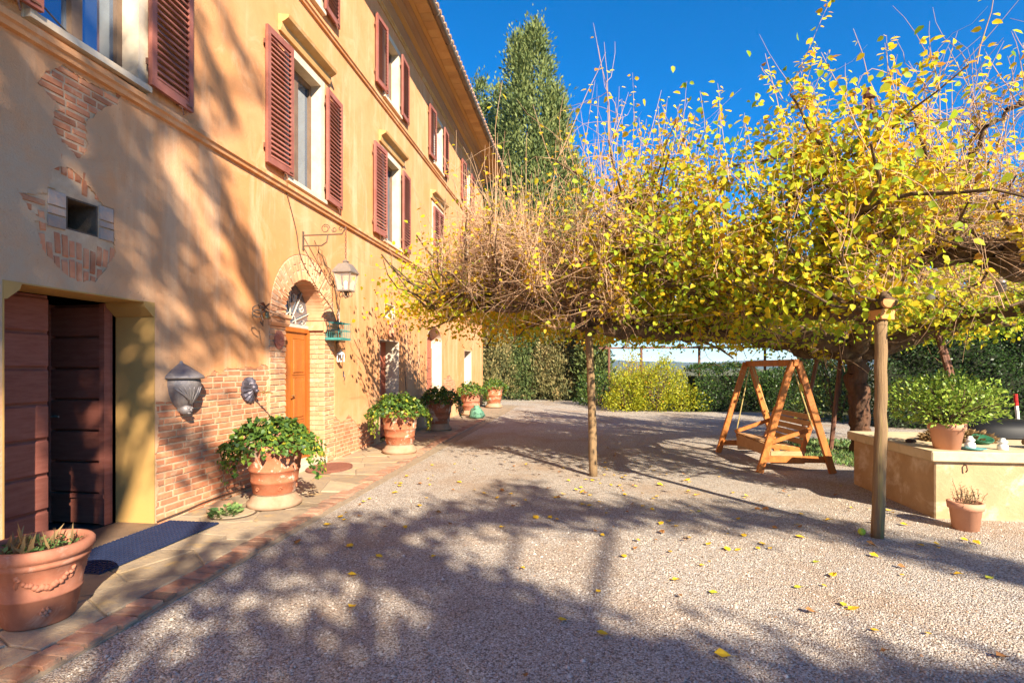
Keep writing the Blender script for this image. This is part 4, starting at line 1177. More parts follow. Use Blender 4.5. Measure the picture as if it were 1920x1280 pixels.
# dry creeper stem over the arch
cp = tag(empty('dry_creeper', (WX, 8.5, 0)), 'dry leafless creeper stem climbing the wall beside the brick arch', 'creeper')
for pth, r0 in (([(8.58, 2.0), (8.60, 2.5), (8.52, 2.9), (8.40, 3.1), (8.05, 3.35), (7.8, 3.55)], 0.013), ([(8.60, 2.4), (8.66, 2.7), (8.55, 3.0)], 0.008), ([(8.5, 2.95), (8.3, 3.05), (8.2, 3.3), (7.95, 3.45)], 0.008), ([(8.60, 2.05), (8.55, 1.9), (8.62, 1.75)], 0.007)):
    mb, c = gnarly([(WX + 0.03, a, b) for a, b in pth], r0, r0 * 0.5, 5, 5, 0.15, 0.012)
    mb.build('stem', 'bark', cp, world_verts=True)

# ------------------------------------------------------------------ mats
mt = tag(empty('door_mat', (-3.86, 4.2, 0.034)), 'dark blue rubber ring mat in front of the cellar door', 'mat')
MB().box((-0.27, -0.68, 0), (0.27, 0.64, 0.008)).build('backing', 'rubber', mt)
nub = MB()
for i in range(13):
    for j in range(31):
        x, y = -0.25 + i * 0.0417, -0.66 + j * 0.0425
        nub.box((x - 0.014, y - 0.014, 0.008), (x + 0.014, y + 0.014, 0.016))
o = nub.build('stud', 'rubber', mt)
o['kind'] = 'stuff'
cm = tag(empty('round_mat', (-3.88, 7.72, 0.034)), 'round rust brown coir mat on the flags by the front door', 'mat')
MB().lathe([(0.0, 0.022), (0.36, 0.022), (0.40, 0.018), (0.415, 0.0)], 40, sx=0.78).build('disc', 'coir', cm)
MB().lathe([(0.385, 0.020), (0.40, 0.03), (0.415, 0.020)], 40, sx=0.78).build('border', 'coir', cm)

# ------------------------------------------------------------------ pots
def foliage(name, P, A, Nn, size, tint, tpl, mat, parent):
    V, F, t = leaves(P, A, Nn, size, tint, tpl)
    return link(name, np_mesh(name, V, F, mat, t), parent)

def ivy_mound(rx, ry, z0, h, n, strands, drop, seed):
    r_ = np.random.default_rng(seed)
    a = r_.random(n) * 2 * np.pi
    q = np.sqrt(r_.random(n))
    lump = 1 + 0.16 * np.sin(a * 3 + seed) + 0.10 * np.sin(a * 7 + 2 * seed)
    P = np.stack([np.cos(a) * q * rx * lump, np.sin(a) * q * ry * lump, z0 + 0.03 + h * (1 - q ** 2.2) * (0.72 + 0.28 * np.sin(a * 4 + q * 6 + seed)) - 0.10 * q ** 4 + r_.normal(0, 0.022, n)], 1)
    Nn = np.stack([np.cos(a) * q, np.sin(a) * q, np.full(n, 0.9)], 1) + r_.normal(0, 0.45, (n, 3))
    A = np.stack([np.cos(a), np.sin(a), np.full(n, -0.3)], 1) + r_.normal(0, 0.7, (n, 3))
    t = np.clip(r_.normal(0.48, 0.24, n), 0, 1)
    Ps, Ns, As, Ts = [P], [Nn], [A], [t]
    for k in range(strands):
        a0 = r_.normal(3.2, 0.6) if k % 3 else r_.normal(0.3, 0.4)
        L = drop * r_.uniform(0.4, 1.0)
        m_ = int(L / 0.02) + 6
        s_ = np.linspace(0, 1, m_)
        out = 0.95 + 0.16 * np.sin(s_ * 2)
        x = np.cos(a0 + 0.2 * s_) * rx * out
        y = np.sin(a0 + 0.2 * s_) * ry * out
        z = z0 + 0.02 - L * s_ ** 1.2
        Q = np.stack([x, y, z], 1) + r_.normal(0, 0.022, (m_, 3))
        Ps.append(Q)
        Ns.append(np.stack([np.cos(a0) * np.ones(m_), np.sin(a0) * np.ones(m_), np.full(m_, 0.4)], 1) + r_.normal(0, 0.4, (m_, 3)))
        As.append(np.stack([np.cos(a0) * 0.4 * np.ones(m_), np.sin(a0) * 0.4 * np.ones(m_), -np.ones(m_)], 1) + r_.normal(0, 0.5, (m_, 3)))
        Ts.append(np.clip(r_.normal(0.5 + 0.4 * (r_.random() < 0.25), 0.2, m_), 0, 1))
    P, Nn, A, t = np.concatenate(Ps), np.concatenate(Ns), np.concatenate(As), np.concatenate(Ts)
    return P, A, Nn, r_.uniform(0.035, 0.07, len(P)), t

URN = [(0.0, 0.0), (0.27, 0.0), (0.29, 0.02), (0.29, 0.06), (0.255, 0.075), (0.25, 0.10), (0.235, 0.115), (0.215, 0.14), (0.218, 0.155), (0.225, 0.165), (0.24, 0.27), (0.248, 0.275), (0.25, 0.30), (0.247, 0.305),
       (0.262, 0.40), (0.272, 0.405), (0.274, 0.43), (0.268, 0.435), (0.285, 0.54), (0.288, 0.60), (0.30, 0.615), (0.30, 0.64), (0.315, 0.655), (0.325, 0.68), (0.322, 0.70), (0.29, 0.705), (0.285, 0.66), (0.0, 0.64)]
RELIEF = {}
def urn(loc, label, seed, rot=0.0, sc=1.0, strands=26, rx=0.5, detail=True, plinth_only=False, mat='terracotta_old'):
    t = tag(empty('potted_ivy', loc, rot), label, 'planter', 'ivy planters along the house')
    t.scale = (sc,) * 3
    MB().lathe(URN[7:], 40).build('pot', mat, t, smooth=True)
    MB().lathe(URN[:9], 40).build('plinth', 'plinth', t, smooth=True)
    MB().lathe([(0.0, 0.675), (0.284, 0.665)], 24).build('soil', 'soil', t)
    if detail:
        if not RELIEF:                            # swags, bosses and scrolls in relief, shared by all urns
            RELIEF['swag'] = MB().tube([((0.287 - 0.028 * math.sin(math.pi * s)) * math.cos(s * math.pi / 3), (0.287 - 0.028 * math.sin(math.pi * s)) * math.sin(s * math.pi / 3), 0.585 - 0.085 * math.sin(math.pi * s)) for s in np.linspace(0, 1, 9)], [0.006, 0.009, 0.012, 0.014, 0.015, 0.014, 0.012, 0.009, 0.006], 6).mesh('swag', mat, True)
            RELIEF['boss'] = MB().lathe([(0.0, -0.022), (0.022, 0), (0.0, 0.022)], 8, (0.286, 0, 0.59)).mesh('boss', mat, True)
            RELIEF['scroll'] = MB().tube([(0.238 * math.cos(0.25 + 0.1 * math.cos(q) * (1 - q / 9)), 0.238 * math.sin(0.25 + 0.1 * math.cos(q) * (1 - q / 9)), 0.215 + 0.03 * math.sin(q) * (1 - q / 9)) for q in np.linspace(0, 7, 14)], 0.006, 5).mesh('scroll', mat, True)
        for k in range(6):
            for nm in ('swag', 'boss', 'scroll'):
                link(nm, RELIEF[nm], t, rot=(0, 0, k * math.pi / 3))
    P, A, Nn, s_, tn = ivy_mound(rx, rx * 0.9, 0.70, 0.26, 1700 if detail else 1100, strands, 0.42, seed)
    foliage('ivy', P, A, Nn, s_, tn, T_IVY, 'leaf_ivy', t)
    return t

urn((-3.47, 5.60, 0.03), 'large lime-stained terracotta urn of trailing ivy beside the brick wall and front door', 3, 0.0, 1.0, 20, 0.47)
urn((-3.36, 9.40, 0.03), 'terracotta urn of ivy on a pale plinth just past the front door', 5, 0.2, 1.08, 18, 0.46)
urn((-3.62, 13.0, 0.03), 'ivy urn standing behind the second, between the two far doorways', 8, -0.1, 1.08, 16, 0.46)
urn((-3.75, 17.3, 0.03), 'ivy urn second from the far house corner', 12, 0.1, 1.1, 14, 0.46, False, mat='terracotta')
urn((-3.55, 20.7, 0.03), 'farthest ivy urn at the house corner by the hedge', 15, 0.2, 1.15, 10, 0.42, False)

# oblong garlanded pot in the corner
p1 = tag(empty('terracotta_pot', (-3.33, 2.86, 0.03), R(10)), 'pink terracotta pot with garland relief and sprouting bulbs at the near end of the pavement', 'pot')
MB().lathe([(0.0, 0.0), (0.165, 0.0), (0.175, 0.012), (0.205, 0.17), (0.213, 0.175), (0.213, 0.187), (0.208, 0.192), (0.237, 0.36), (0.25, 0.365), (0.256, 0.385), (0.25, 0.40), (0.262, 0.405), (0.275, 0.43), (0.275, 0.46), (0.262, 0.475), (0.235, 0.475), (0.226, 0.46), (0.21, 0.38), (0.0, 0.38)], 48).build('pot', 'terracotta', p1, smooth=True)
MB().lathe([(0.0, 0.412), (0.10, 0.42), (0.21, 0.405)], 24).build('soil', 'soil', p1)
for k in range(3):
    gm = MB()
    a0 = -1.35 + k * 2.1
    for q in np.linspace(0, 1, 17):
        a = a0 + q * 1.2
        zz = 0.325 - 0.075 * math.sin(math.pi * q)
        r_ = 0.17 + (0.237 - 0.175) * (zz / 0.36) + 0.008
        s_ = 0.010 + 0.012 * math.sin(math.pi * q)
        gm.lathe([(0, -s_), (s_ * 0.8, -s_ * 0.5), (s_, 0), (s_ * 0.8, s_ * 0.5), (0, s_)], 7, (r_ * math.cos(a) + 0.003 * math.cos(40 * q), r_ * math.sin(a), zz + 0.006 * math.sin(31 * q)))
    for e in (0, 1.2):
        gm.tube([((0.232 - 0.02 * t_) * math.cos(a0 + e + 0.03 * math.sin(5 * t_)), (0.232 - 0.02 * t_) * math.sin(a0 + e + 0.03 * math.sin(5 * t_)), 0.34 - 0.08 * t_) for t_ in np.linspace(0, 1, 6)], [0.014, 0.012, 0.01, 0.012, 0.014, 0.006], 6)
    gm.build('garland', 'terracotta', p1, smooth=True)
    gm = MB()
    am = a0 + 0.6
    for j in range(6):
        b_ = j * math.pi / 3
        r_ = 0.197
        gm.lathe([(0, -0.014), (0.014, 0), (0, 0.014)], 7, (r_ * math.cos(am + 0.10 * math.cos(b_)), r_ * math.sin(am + 0.10 * math.cos(b_)), 0.095 + 0.022 * math.sin(b_)))
    gm.lathe([(0, -0.013), (0.013, 0), (0, 0.013)], 7, (0.202 * math.cos(am), 0.202 * math.sin(am), 0.095))
    gm.build('rosette', 'terracotta', p1, smooth=True)
n = 70
a = rng.random(n) * 6.28
q = np.sqrt(rng.random(n)) * 0.17
P = np.stack([np.cos(a) * q, np.sin(a) * q, np.full(n, 0.415)], 1)
foliage('bulb_leaf', P[:34], np.stack([rng.normal(0, 0.55, 34), rng.normal(0, 0.55, 34), np.ones(34)], 1), rand_dirs(34), rng.uniform(0.09, 0.2, 34), rng.random(34) * 0.6 + 0.3, (T_BLADE[0] * (1, 0.35, 1), T_BLADE[1]), 'leaf_dry', p1)
m_ = 160
a = rng.random(m_) * 6.28
q = np.sqrt(rng.random(m_)) * 0.19
foliage('seedling', np.stack([np.cos(a) * q, np.sin(a) * q, 0.425 + rng.random(m_) * 0.035], 1), np.stack([rng.normal(size=m_), rng.normal(size=m_), 0.3 * np.ones(m_)], 1), np.stack([rng.normal(0, 0.3, m_), rng.normal(0, 0.3, m_), np.ones(m_)], 1), rng.uniform(0.03, 0.06, m_), rng.random(m_), T_SMALL, 'leaf_cover', p1)

# weed and bits at the wall foot
wd_ = tag(empty('weed_tuft', (-3.72, 5.12, 0.03)), 'small green weed growing from the paving beside the big urn', 'weed')
m_ = 130
a = rng.random(m_) * 6.28
q = np.sqrt(rng.random(m_)) * 0.13
foliage('leaf', np.stack([np.cos(a) * q, np.sin(a) * q * 1.4, 0.01 + rng.random(m_) * 0.06], 1), np.stack([np.cos(a), np.sin(a), 0.6 * np.ones(m_)], 1), np.stack([rng.normal(0, 0.4, m_), rng.normal(0, 0.4, m_), np.ones(m_)], 1), rng.uniform(0.03, 0.06, m_), rng.random(m_), T_IVY, 'leaf_cover', wd_)
bk = tag(empty('loose_stone', (-3.92, 5.30, 0.035), 0.3), 'pale pinkish stone block lying at the wall foot by the urn', 'stone')
MB().box((-0.09, -0.16, 0), (0.09, 0.16, 0.07)).build('block', 'plinth', bk, bevel=0.02)
wc = tag(empty('well_cover', (-3.70, 5.20, 0.034)), 'round stone drain cover set in the paving by the mat', 'cover')
MB().lathe([(0.0, 0.006), (0.20, 0.006), (0.215, 0.0)], 28).build('lid', 'flag', wc)
MB().lathe([(0.218, 0.0), (0.222, 0.004), (0.235, 0.004), (0.238, 0.0)], 28).build('ring', 'iron', wc)
sk = tag(empty('green_sack', (-3.35, 16.3, 0.03)), 'crumpled green sack slumped on the pavement between the far planters', 'sack')
mb = MB().lathe([(0.0, 0.0), (0.22, 0.0), (0.25, 0.06), (0.22, 0.18), (0.15, 0.28), (0.08, 0.33), (0.10, 0.38), (0.0, 0.37)], 18)
mb.v = [(x * (1 + random.uniform(-0.15, 0.15)), y * (1 + random.uniform(-0.15, 0.15)), z * (1 + random.uniform(-0.06, 0.06))) for x, y, z in mb.v]
mb.build('sack', 'bag', sk, smooth=True)

# ------------------------------------------------------------------ the trained mulberry
mul = tag(empty('mulberry_tree', (5.0, 10.6, 0)), 'wide flat-trained mulberry with gnarled limbs and yellow autumn leaves shading the yard', 'tree')
T0 = (5.0, 10.6)
tr, _ = gnarly([(5.05, 10.65, -0.1), (5.0, 10.6, 0.5), (4.95, 10.55, 1.2), (4.9, 10.5, 1.75), (4.8, 10.4, 2.1)], 0.165, 0.16, 14, 8, 0.10, 0.02)
tr.build('trunk', 'bark_red', mul, world_verts=True, smooth=True)
KNOB = (-0.12, 7.82, 2.42)
limb_def = [
    ([(4.85, 10.45, 1.75), (4.1, 10.0, 2.12), (2.7, 9.2, 2.16), (1.3, 8.4, 2.14), (0.35, 7.95, 2.16), (0.0, 7.85, 2.3)], 0.16, 0.12, ()),
    ([(0.15, 7.9, 2.14), (-0.10, 7.82, 2.30), (-0.16, 7.80, 2.55), (-0.12, 7.84, 2.85)], 0.10, 0.10, ((0.35, 0.10),)),
    ([(-0.12, 7.84, 2.5), (-0.7, 8.0, 2.50), (-1.5, 8.3, 2.50), (-2.2, 8.7, 2.7)], 0.08, 0.015, ()),
    ([(-0.1, 7.84, 2.6), (-0.6, 9.2, 2.45), (-1.2, 10.6, 2.45), (-1.7, 12.0, 2.5)], 0.09, 0.035, ()),
    ([(1.3, 8.4, 2.15), (2.0, 8.35, 2.42), (2.5, 7.6, 2.35), (2.75, 6.8, 2.22), (2.76, 5.9, 2.17), (2.72, 5.25, 2.17)], 0.10, 0.066, ()),
    ([(4.85, 10.45, 1.85), (4.6, 9.6, 2.3), (4.3, 8.3, 2.75), (4.12, 7.3, 2.98), (4.1, 6.6, 2.9), (4.2, 6.0, 2.68), (4.5, 5.4, 2.55), (5.0, 4.7, 2.5)], 0.17, 0.12, ((0.55, 0.06), (0.75, 0.07))),
    ([(4.95, 10.5, 1.8), (5.7, 9.5, 2.3), (6.3, 8.2, 2.4), (6.6, 6.9, 2.4)], 0.14, 0.07, ()),
    ([(4.9, 10.7, 1.8), (4.2, 12.0, 2.2), (2.8, 13.3, 2.3), (1.2, 14.2, 2.3)], 0.14, 0.06, ()),
    ([(4.8, 10.6, 1.8), (3.2, 11.2, 2.15), (1.4, 11.3, 2.25), (-0.3, 11.6, 2.3)], 0.13, 0.05, ()),
    ([(5.1, 10.7, 1.8), (6.2, 12.0, 2.3), (7.4, 13.0, 2.4)], 0.13, 0.06, ()),
    ([(5.1, 10.55, 1.8), (6.7, 10.6, 2.3), (8.2, 10.5, 2.4)], 0.13, 0.06, ()),
    ([(2.7, 9.2, 2.2), (2.2, 10.2, 2.3), (1.0, 10.4, 2.3), (0.2, 10.0, 2.35)], 0.08, 0.04, ()),
    ([(2.0, 8.35, 2.4), (1.5, 7.6, 2.6), (0.9, 7.2, 2.75), (0.5, 7.1, 3.1)], 0.06, 0.03, ()),
    ([(2.5, 7.6, 2.35), (3.0, 7.2, 2.55), (3.3, 7.0, 2.9), (3.4, 6.9, 3.4)], 0.055, 0.025, ()),
    ([(-1.4, 8.3, 2.5), (-1.8, 8.2, 2.7), (-2.15, 8.3, 2.7), (-2.5, 8.5, 2.5)], 0.018, 0.008, ()),
    ([(-0.6, 8.0, 2.5), (-1.0, 7.8, 2.75), (-1.4, 7.8, 2.8), (-1.7, 7.9, 2.6)], 0.018, 0.008, ()),
    ([(-0.6, 9.2, 2.45), (-1.3, 9.5, 2.7), (-2.1, 9.9, 2.7), (-2.7, 10.4, 2.5)], 0.020, 0.008, ()),
    ([(1.5, 8.4, 2.3), (1.3, 7.9, 2.9), (0.9, 7.5, 3.4), (0.4, 7.3, 3.9)], 0.045, 0.015, ()),
    ([(2.4, 7.7, 2.4), (2.2, 7.3, 3.0), (2.5, 6.9, 3.6), (2.9, 6.6, 4.0)], 0.045, 0.015, ()),
    ([(4.12, 7.3, 2.95), (4.4, 6.9, 3.4), (4.2, 6.5, 3.9), (4.5, 6.2, 4.4)], 0.045, 0.015, ()),
    ([(4.12, 7.3, 2.95), (3.6, 6.7, 2.9), (3.2, 6.2, 2.95), (2.7, 5.8, 3.1)], 0.06, 0.025, ()),
]
limb_pts = []
for pth, r0, r1, kn in limb_def:
    mb, c = gnarly(pth, r0, r1, 9, 9, 0.15, 0.022, kn)
    mb.build('limb', 'bark', mul, world_verts=True, smooth=True)
    limb_pts.append(c)
LP = np.concatenate([c[len(c) // 5:] for c in limb_pts])

def bend_paths(P, Dv, L, k, wig, up=0.0):
    """n crooked paths of k points from P along unit Dv, length L"""
    n = len(P)
    d = unit(Dv)
    out = [P]
    cur = P.copy()
    for i in range(k - 1):
        d = unit(d + rng.normal(0, wig, (n, 3)) + np.array((0, 0, up)))
        cur = cur + d * (L / (k - 1))[:, None]
        out.append(cur)
    return np.stack(out, 1)

# secondary branches
ns = 330
i0 = rng.integers(0, len(LP), ns)
a = rng.random(ns) * 6.28
Bs = bend_paths(LP[i0] + rng.normal(0, 0.03, (ns, 3)), np.stack([np.cos(a), np.sin(a), rng.uniform(0.0, 0.6, ns)], 1), rng.uniform(0.5, 1.6, ns), 6, 0.22, 0.04)
rb = rng.uniform(0.012, 0.030, ns)[:, None] * np.linspace(1, 0.4, 6)[None]
V, F = tubes(Bs, rb, 5)
link('branches', np_mesh('branches', V, F, 'bark', smooth=True), mul, world_verts=True)['kind'] = 'stuff'

NODES = np.concatenate([LP, Bs[:, 2:].reshape(-1, 3), Bs[:, 3:].reshape(-1, 3)])
def leafiness(x, y):
    l = np.where(y > 9.0, 1.0, np.where(x < 0.55, 0.30, np.where(x < 3.4, 0.85, 0.34)))
    l = np.where((x < 0.2) & (y > 8.6), 0.36, l)
    return l

# upright whips
nw = 3000
wn_ = np.clip((NODES[:, 0] + 2.8) / 1.6, 0.05, 1)
P0 = NODES[rng.choice(len(NODES), nw, p=wn_ / wn_.sum())] + rng.normal(0, 0.05, (nw, 3))
lf = leafiness(P0[:, 0], P0[:, 1])
Lw = np.clip(rng.gamma(6.0, 0.235, nw), 0.4, 2.6)
Lw = Lw * np.where(P0[:, 0] < 0.3, 0.66, 1.0) * np.where((P0[:, 1] < 8.0) & (P0[:, 0] > 0.3), 0.50, 1.0) * np.where(P0[:, 0] > 2.8, 0.80, np.where(P0[:, 0] > 0.3, 0.86, 1.0))
tall = rng.random(nw) < np.where(P0[:, 0] > 0.3, 0.016, 0.003)
Lw = np.where(tall, Lw * 1.0 + 1.0, Lw)
D0_ = np.stack([rng.normal(0, 0.26, nw), rng.normal(0, 0.26, nw), np.ones(nw)], 1)
WH = bend_paths(P0, D0_, Lw, 7, 0.07, 0.06)
rw = (0.0035 + 0.0028 * Lw)[:, None] * np.linspace(1, 0.28, 7)[None]
V1, F1 = tubes(WH, rw, 4)
# tangled side twigs, more of them on the bare part
nt_ = 8500
src = np.concatenate([NODES, WH[:, 1:4].reshape(-1, 3)])
w = np.where((src[:, 0] < 0.9) & (src[:, 1] < 10), 2.5, np.where((src[:, 0] > 3.0) & (src[:, 1] < 8), 2.0, 0.6))
w = w * np.where(src[:, 2] < 3.6, 1.0, 0.25) * np.clip((src[:, 0] + 2.9) / 1.6, 0.08, 1)
PT = src[rng.choice(len(src), nt_, p=w / w.sum())]
TW = bend_paths(PT, np.stack([rng.normal(0, 1, nt_), rng.normal(0, 1, nt_), rng.normal(0.25, 0.6, nt_)], 1), rng.uniform(0.25, 1.05, nt_), 5, 0.30, 0.03)
rt = rng.uniform(0.0026, 0.0055, nt_)[:, None] * np.linspace(1, 0.4, 5)[None]
V2, F2 = tubes(TW, rt, 3)
o = link('twigs', np_mesh('twigs', np.concatenate([V1, V2]), np.concatenate([F1, F2 + len(V1)]), 'twig'), mul, world_verts=True)
o['kind'] = 'stuff'

# leaves up the whips
Ps, As, Ts, Ss = [], [], [], []
per = 48
tt = np.linspace(0.10, 1.0, per)
seg = tt * 6
i_ = np.minimum(seg.astype(int), 5)
fr_ = seg - i_
pos = WH[:, i_] * (1 - fr_)[None, :, None] + WH[:, i_ + 1] * fr_[None, :, None]
axis = unit(WH[:, i_ + 1] - WH[:, i_])
prob = (lf * rng.uniform(0.45, 1.15, nw))[:, None] * np.minimum(1, 0.35 + Lw / 2.6)[:, None] * np.ones((1, per))
prob = np.where(pos[:, :, 2] > 2.9, prob, prob * 1.1)
prob = np.where((pos[:, :, 0] < 0.45) & (pos[:, :, 2] > 3.0), prob * 0.4, prob)
prob = prob * np.clip(0.35 + 0.9 * np.sin(pos[:, :, 0] * 2.3 + pos[:, :, 2] * 1.9) * np.cos(pos[:, :, 1] * 1.9 - pos[:, :, 2] * 1.3) + 0.65, 0.25, 1.4)
keep = rng.random((nw, per)) < prob * 0.92
P = pos[keep]
ax = axis[keep]
n = len(P)
phi = rng.random(n) * 6.28
side = unit(np.stack([np.cos(phi), np.sin(phi), rng.normal(-0.1, 0.4, n)], 1))
A = unit(side * 0.9 + ax * 0.15 + np.array((0, 0, -0.35)))
Nn = unit(np.array((0.35, -0.5, 0.75)) + rng.normal(0, 0.45, (n, 3)))
hgt = np.clip((P[:, 2] - 2.2) / 3.0, 0, 1)
tint = np.clip(rng.normal(0.50 + 0.08 * hgt, 0.22, n) + np.where(rng.random(n) < 0.06, 0.4, 0), 0, 1)
V, F, t = leaves(P + side * 0.03, A, Nn, rng.uniform(0.042, 0.092, n), tint, T_OVATE)
# leaves round the limbs and under the roof of branches: greener
src = np.concatenate([LP, Bs.reshape(-1, 3)])
src = src[(src[:, 1] > 8.4) | ((src[:, 0] > 0.3) & (src[:, 0] < 3.6))]
n2 = 36000
wgt = np.where(src[:, 1] > 9, 1.0, 0.55)
P = src[rng.choice(len(src), n2, p=wgt / wgt.sum())] + rng.normal(0, 1, (n2, 3)) * np.array((0.45, 0.45, 0.20)) + np.array((0, 0, 0.10))
P = P[(P[:, 2] > 1.98 + 0.16 * np.sin(P[:, 0] * 2.1 + 0.5) * np.cos(P[:, 1] * 1.7)) & ~((P[:, 1] < 7.6) & (P[:, 0] > 3.4))]
n2 = len(P)
A = unit(np.stack([rng.normal(0, 0.8, n2), rng.normal(0, 0.8, n2), rng.normal(-0.6, 0.4, n2)], 1))
Nn = unit(np.array((0.3, -0.5, 0.6)) + rng.normal(0, 0.5, (n2, 3)))
tint2 = np.clip(rng.normal(0.48, 0.24, n2) + np.where(rng.random(n2) < 0.12, 0.4, 0) + np.where(P[:, 0] < 0.6, 0.18, 0), 0, 1)
Vb, Fb, tb = leaves(P, A, Nn, rng.uniform(0.05, 0.098, n2), tint2, T_OVATE)
link('crown', np_mesh('crown', V, F, 'leaf_mulberry', t), mul, world_verts=True)
link('inner_foliage', np_mesh('inner_foliage', Vb, Fb, 'leaf_green', tb), mul, world_verts=True)
print('mulberry leaves', n, n2)

# posts that carry the limbs
def post(base, top, r0, r1, label):
    mb, c = gnarly([base, tuple((np.array(base) + np.array(top)) / 2 + np.array((0.012, 0, 0))), top], r0, r1, 14, 7, 0.012, 0.003)
    o = mb.build('wooden_post', 'post_wood', smooth=True)
    return tag(o, label, 'post')
post((0.12, 7.86, -0.02), (0.05, 7.86, 2.13), 0.062, 0.055, 'round weathered timber post under the knotted limb, standing alone in the yard')
pb = post((2.69, 5.37, -0.02), (2.75, 5.42, 2.02), 0.055, 0.052, 'round weathered timber post in front of the low stone cistern')
tag(MB().box((-0.075, -0.075, 0), (0.075, 0.075, 0.09)).build('timber_block', 'block_wood', loc=(2.75, 5.42, 2.02), rot=(0, R(3), 0.3), bevel=0.006), 'orange timber wedge block between post top and limb', 'block')

MB().lathe([(0.0, 0.004), (0.05, 0.0), (0.06, -0.02)], 14).build('sawn_end', 'block_wood', mul, world_verts=True, loc=(2.72, 5.235, 2.17), rot=(R(88), 0, 0))

# iron tripod over the old well
tp = tag(empty('iron_tripod', (5.3, 10.8, 0)), 'tall rusty iron four-legged derrick rising through the mulberry', 'derrick')
ap = np.array((5.25, 10.75, 6.65))
for f_, q in (((4.59, 10.79, -0.02), 0.05), ((4.75, 12.6, -0.02), 0.06), ((6.45, 9.9, -0.02), 0.05), ((6.95, 10.6, -0.02), 0.05)):
    d_ = ap - np.array(f_)
    MB().tube([f_, tuple(ap + d_ * 0.02)], 0.042, 8).build('leg', 'rust', tp, world_verts=True)
MB().lathe([(0.0, -0.08), (0.10, -0.06), (0.12, 0.0), (0.06, 0.08), (0.0, 0.1)], 10, tuple(ap)).build('cap', 'rust', tp, world_verts=True)

# ------------------------------------------------------------------ garden swing
sw = tag(empty('garden_swing', (3.06, 9.45, 0), R(4)), 'orange timber A-frame garden swing with slatted bench under the mulberry', 'swing')
sw.scale = (0.95, 0.97, 0.97)
HWd, HL, AP = 0.56, 1.0, 1.72
for s in (-1, 1):
    for q in (-1, 1):
        MB().bar((q * HWd, s * HL, 0), (q * 0.045, s * (HL - 0.03), AP), 0.065, 0.10, up=(1, 0, 0)).build('leg', 'swing_wood', sw, bevel=0.006)
    MB().bar((-0.50, s * (HL - 0.01) - s * 0.075, 0.20), (0.50, s * (HL - 0.01) - s * 0.075, 0.20), 0.05, 0.10).build('brace', 'swing_wood', sw, bevel=0.005)
    MB().bar((0.0, s * HL - s * 0.16, AP - 0.08), (0.0, s * HL - s * 0.16, AP + 0.0), 0.03, 0.03).build('eye_bolt', 'iron', sw)
MB().box((-0.04, -HL - 0.02, AP - 0.07), (0.04, HL + 0.02, AP + 0.035)).build('ridge_beam', 'swing_wood', sw, bevel=0.006)
SY = 0.74
for k in range(6):
    MB().box((-0.30 + k * 0.085, -SY, 0.40 - k * 0.012), (-0.225 + k * 0.085, SY, 0.42 - k * 0.012)).build('seat_slat', 'slat_wood', sw, bevel=0.003)
for k in range(5):
    x, z = 0.24 + k * 0.035, 0.44 + k * 0.098
    MB().bar((x, -SY, z), (x, SY, z), 0.02, 0.085, up=(0.33, 0, 1)).build('back_slat', 'slat_wood', sw, bevel=0.003)
for s in (-1, 1):
    y_ = s * (SY - 0.02)
    MB().bar((-0.31, y_, 0.385), (0.28, y_, 0.31), 0.045, 0.07).build('seat_rail', 'swing_wood', sw, bevel=0.004)
    MB().bar((0.21, y_, 0.28), (0.43, y_, 0.90), 0.05, 0.07, up=(1, 0, 0)).build('back_post', 'swing_wood', sw, bevel=0.004)
    MB().bar((-0.32, s * (SY + 0.03), 0.43), (0.34, s * (SY + 0.03), 0.66), 0.045, 0.065).build('armrest', 'swing_wood', sw, bevel=0.004)
    MB().tube([(-0.29, s * (SY + 0.05), 0.41), (-0.02, s * (HL - 0.16), AP - 0.07)], 0.010, 6).build('rope', 'rope', sw)
    MB().tube([(0.36, s * (SY + 0.05), 0.66), (0.02, s * (HL - 0.16), AP - 0.07)], 0.010, 6).build('rope', 'rope', sw)
MB().box((-0.28, SY - 0.012, 0.10), (0.25, SY + 0.012, 0.30)).box((-0.28, -SY - 0.012, 0.10), (0.25, -SY + 0.012, 0.30)).box((-0.30, -SY, 0.20), (-0.27, SY, 0.385)).build('apron', 'slat_wood', sw)
gl_ = tag(empty('garden_lantern', (3.25, 8.55, 1.22)), 'small yellow glass lantern hanging inside the swing frame', 'lantern')
MB().lathe([(0.035, 0.0), (0.05, 0.02), (0.055, 0.10), (0.035, 0.13), (0.035, 0.15)], 12).build('jar', plain('yellow glass', (0.55, 0.55, 0.10), None, 9, 0.15), gl_, smooth=True)
MB().lathe([(0.0, 0.165), (0.04, 0.16), (0.04, 0.15)], 12).tube([(0, 0, 0.16), (0.0, 0, 0.45)], 0.004, 4).build('lid', 'iron', gl_)

# ------------------------------------------------------------------ cistern and what stands on it
ci = tag(empty('stone_cistern', (5.2, 7.0, 0)), 'low ochre rendered cistern with a stone slab top at the yard edge', 'cistern')
MB().box((3.62, 6.12, -0.05), (6.8, 7.82, 0.60)).build('body', 'cistern', ci, world_verts=True, bevel=0.012)
MB().box((3.56, 6.06, 0.601), (6.86, 7.88, 0.71)).build('slab', 'cistern_cap', ci, world_verts=True, bevel=0.012)
vt = MB().box((3.612, 7.02, 0.33), (3.619, 7.18, 0.43)).build('vent', 'terracotta', ci, world_verts=True)
for i in range(3):
    for j in range(2):
        MB().box((3.606, 7.035 + i * 0.048, 0.345 + j * 0.045), (3.6115, 7.060 + i * 0.048, 0.372 + j * 0.045)).build('vent_hole_shade', 'dark_interior', vt, world_verts=True)  # raised dark blocks stand for the shade in the vent openings
MB().tube([(3.90, 6.13, 0.57), (3.90, 6.09, 0.565), (3.905, 6.085, 0.52), (3.90, 6.10, 0.495)], 0.007, 5).build('hook', 'rust', ci, world_verts=True)

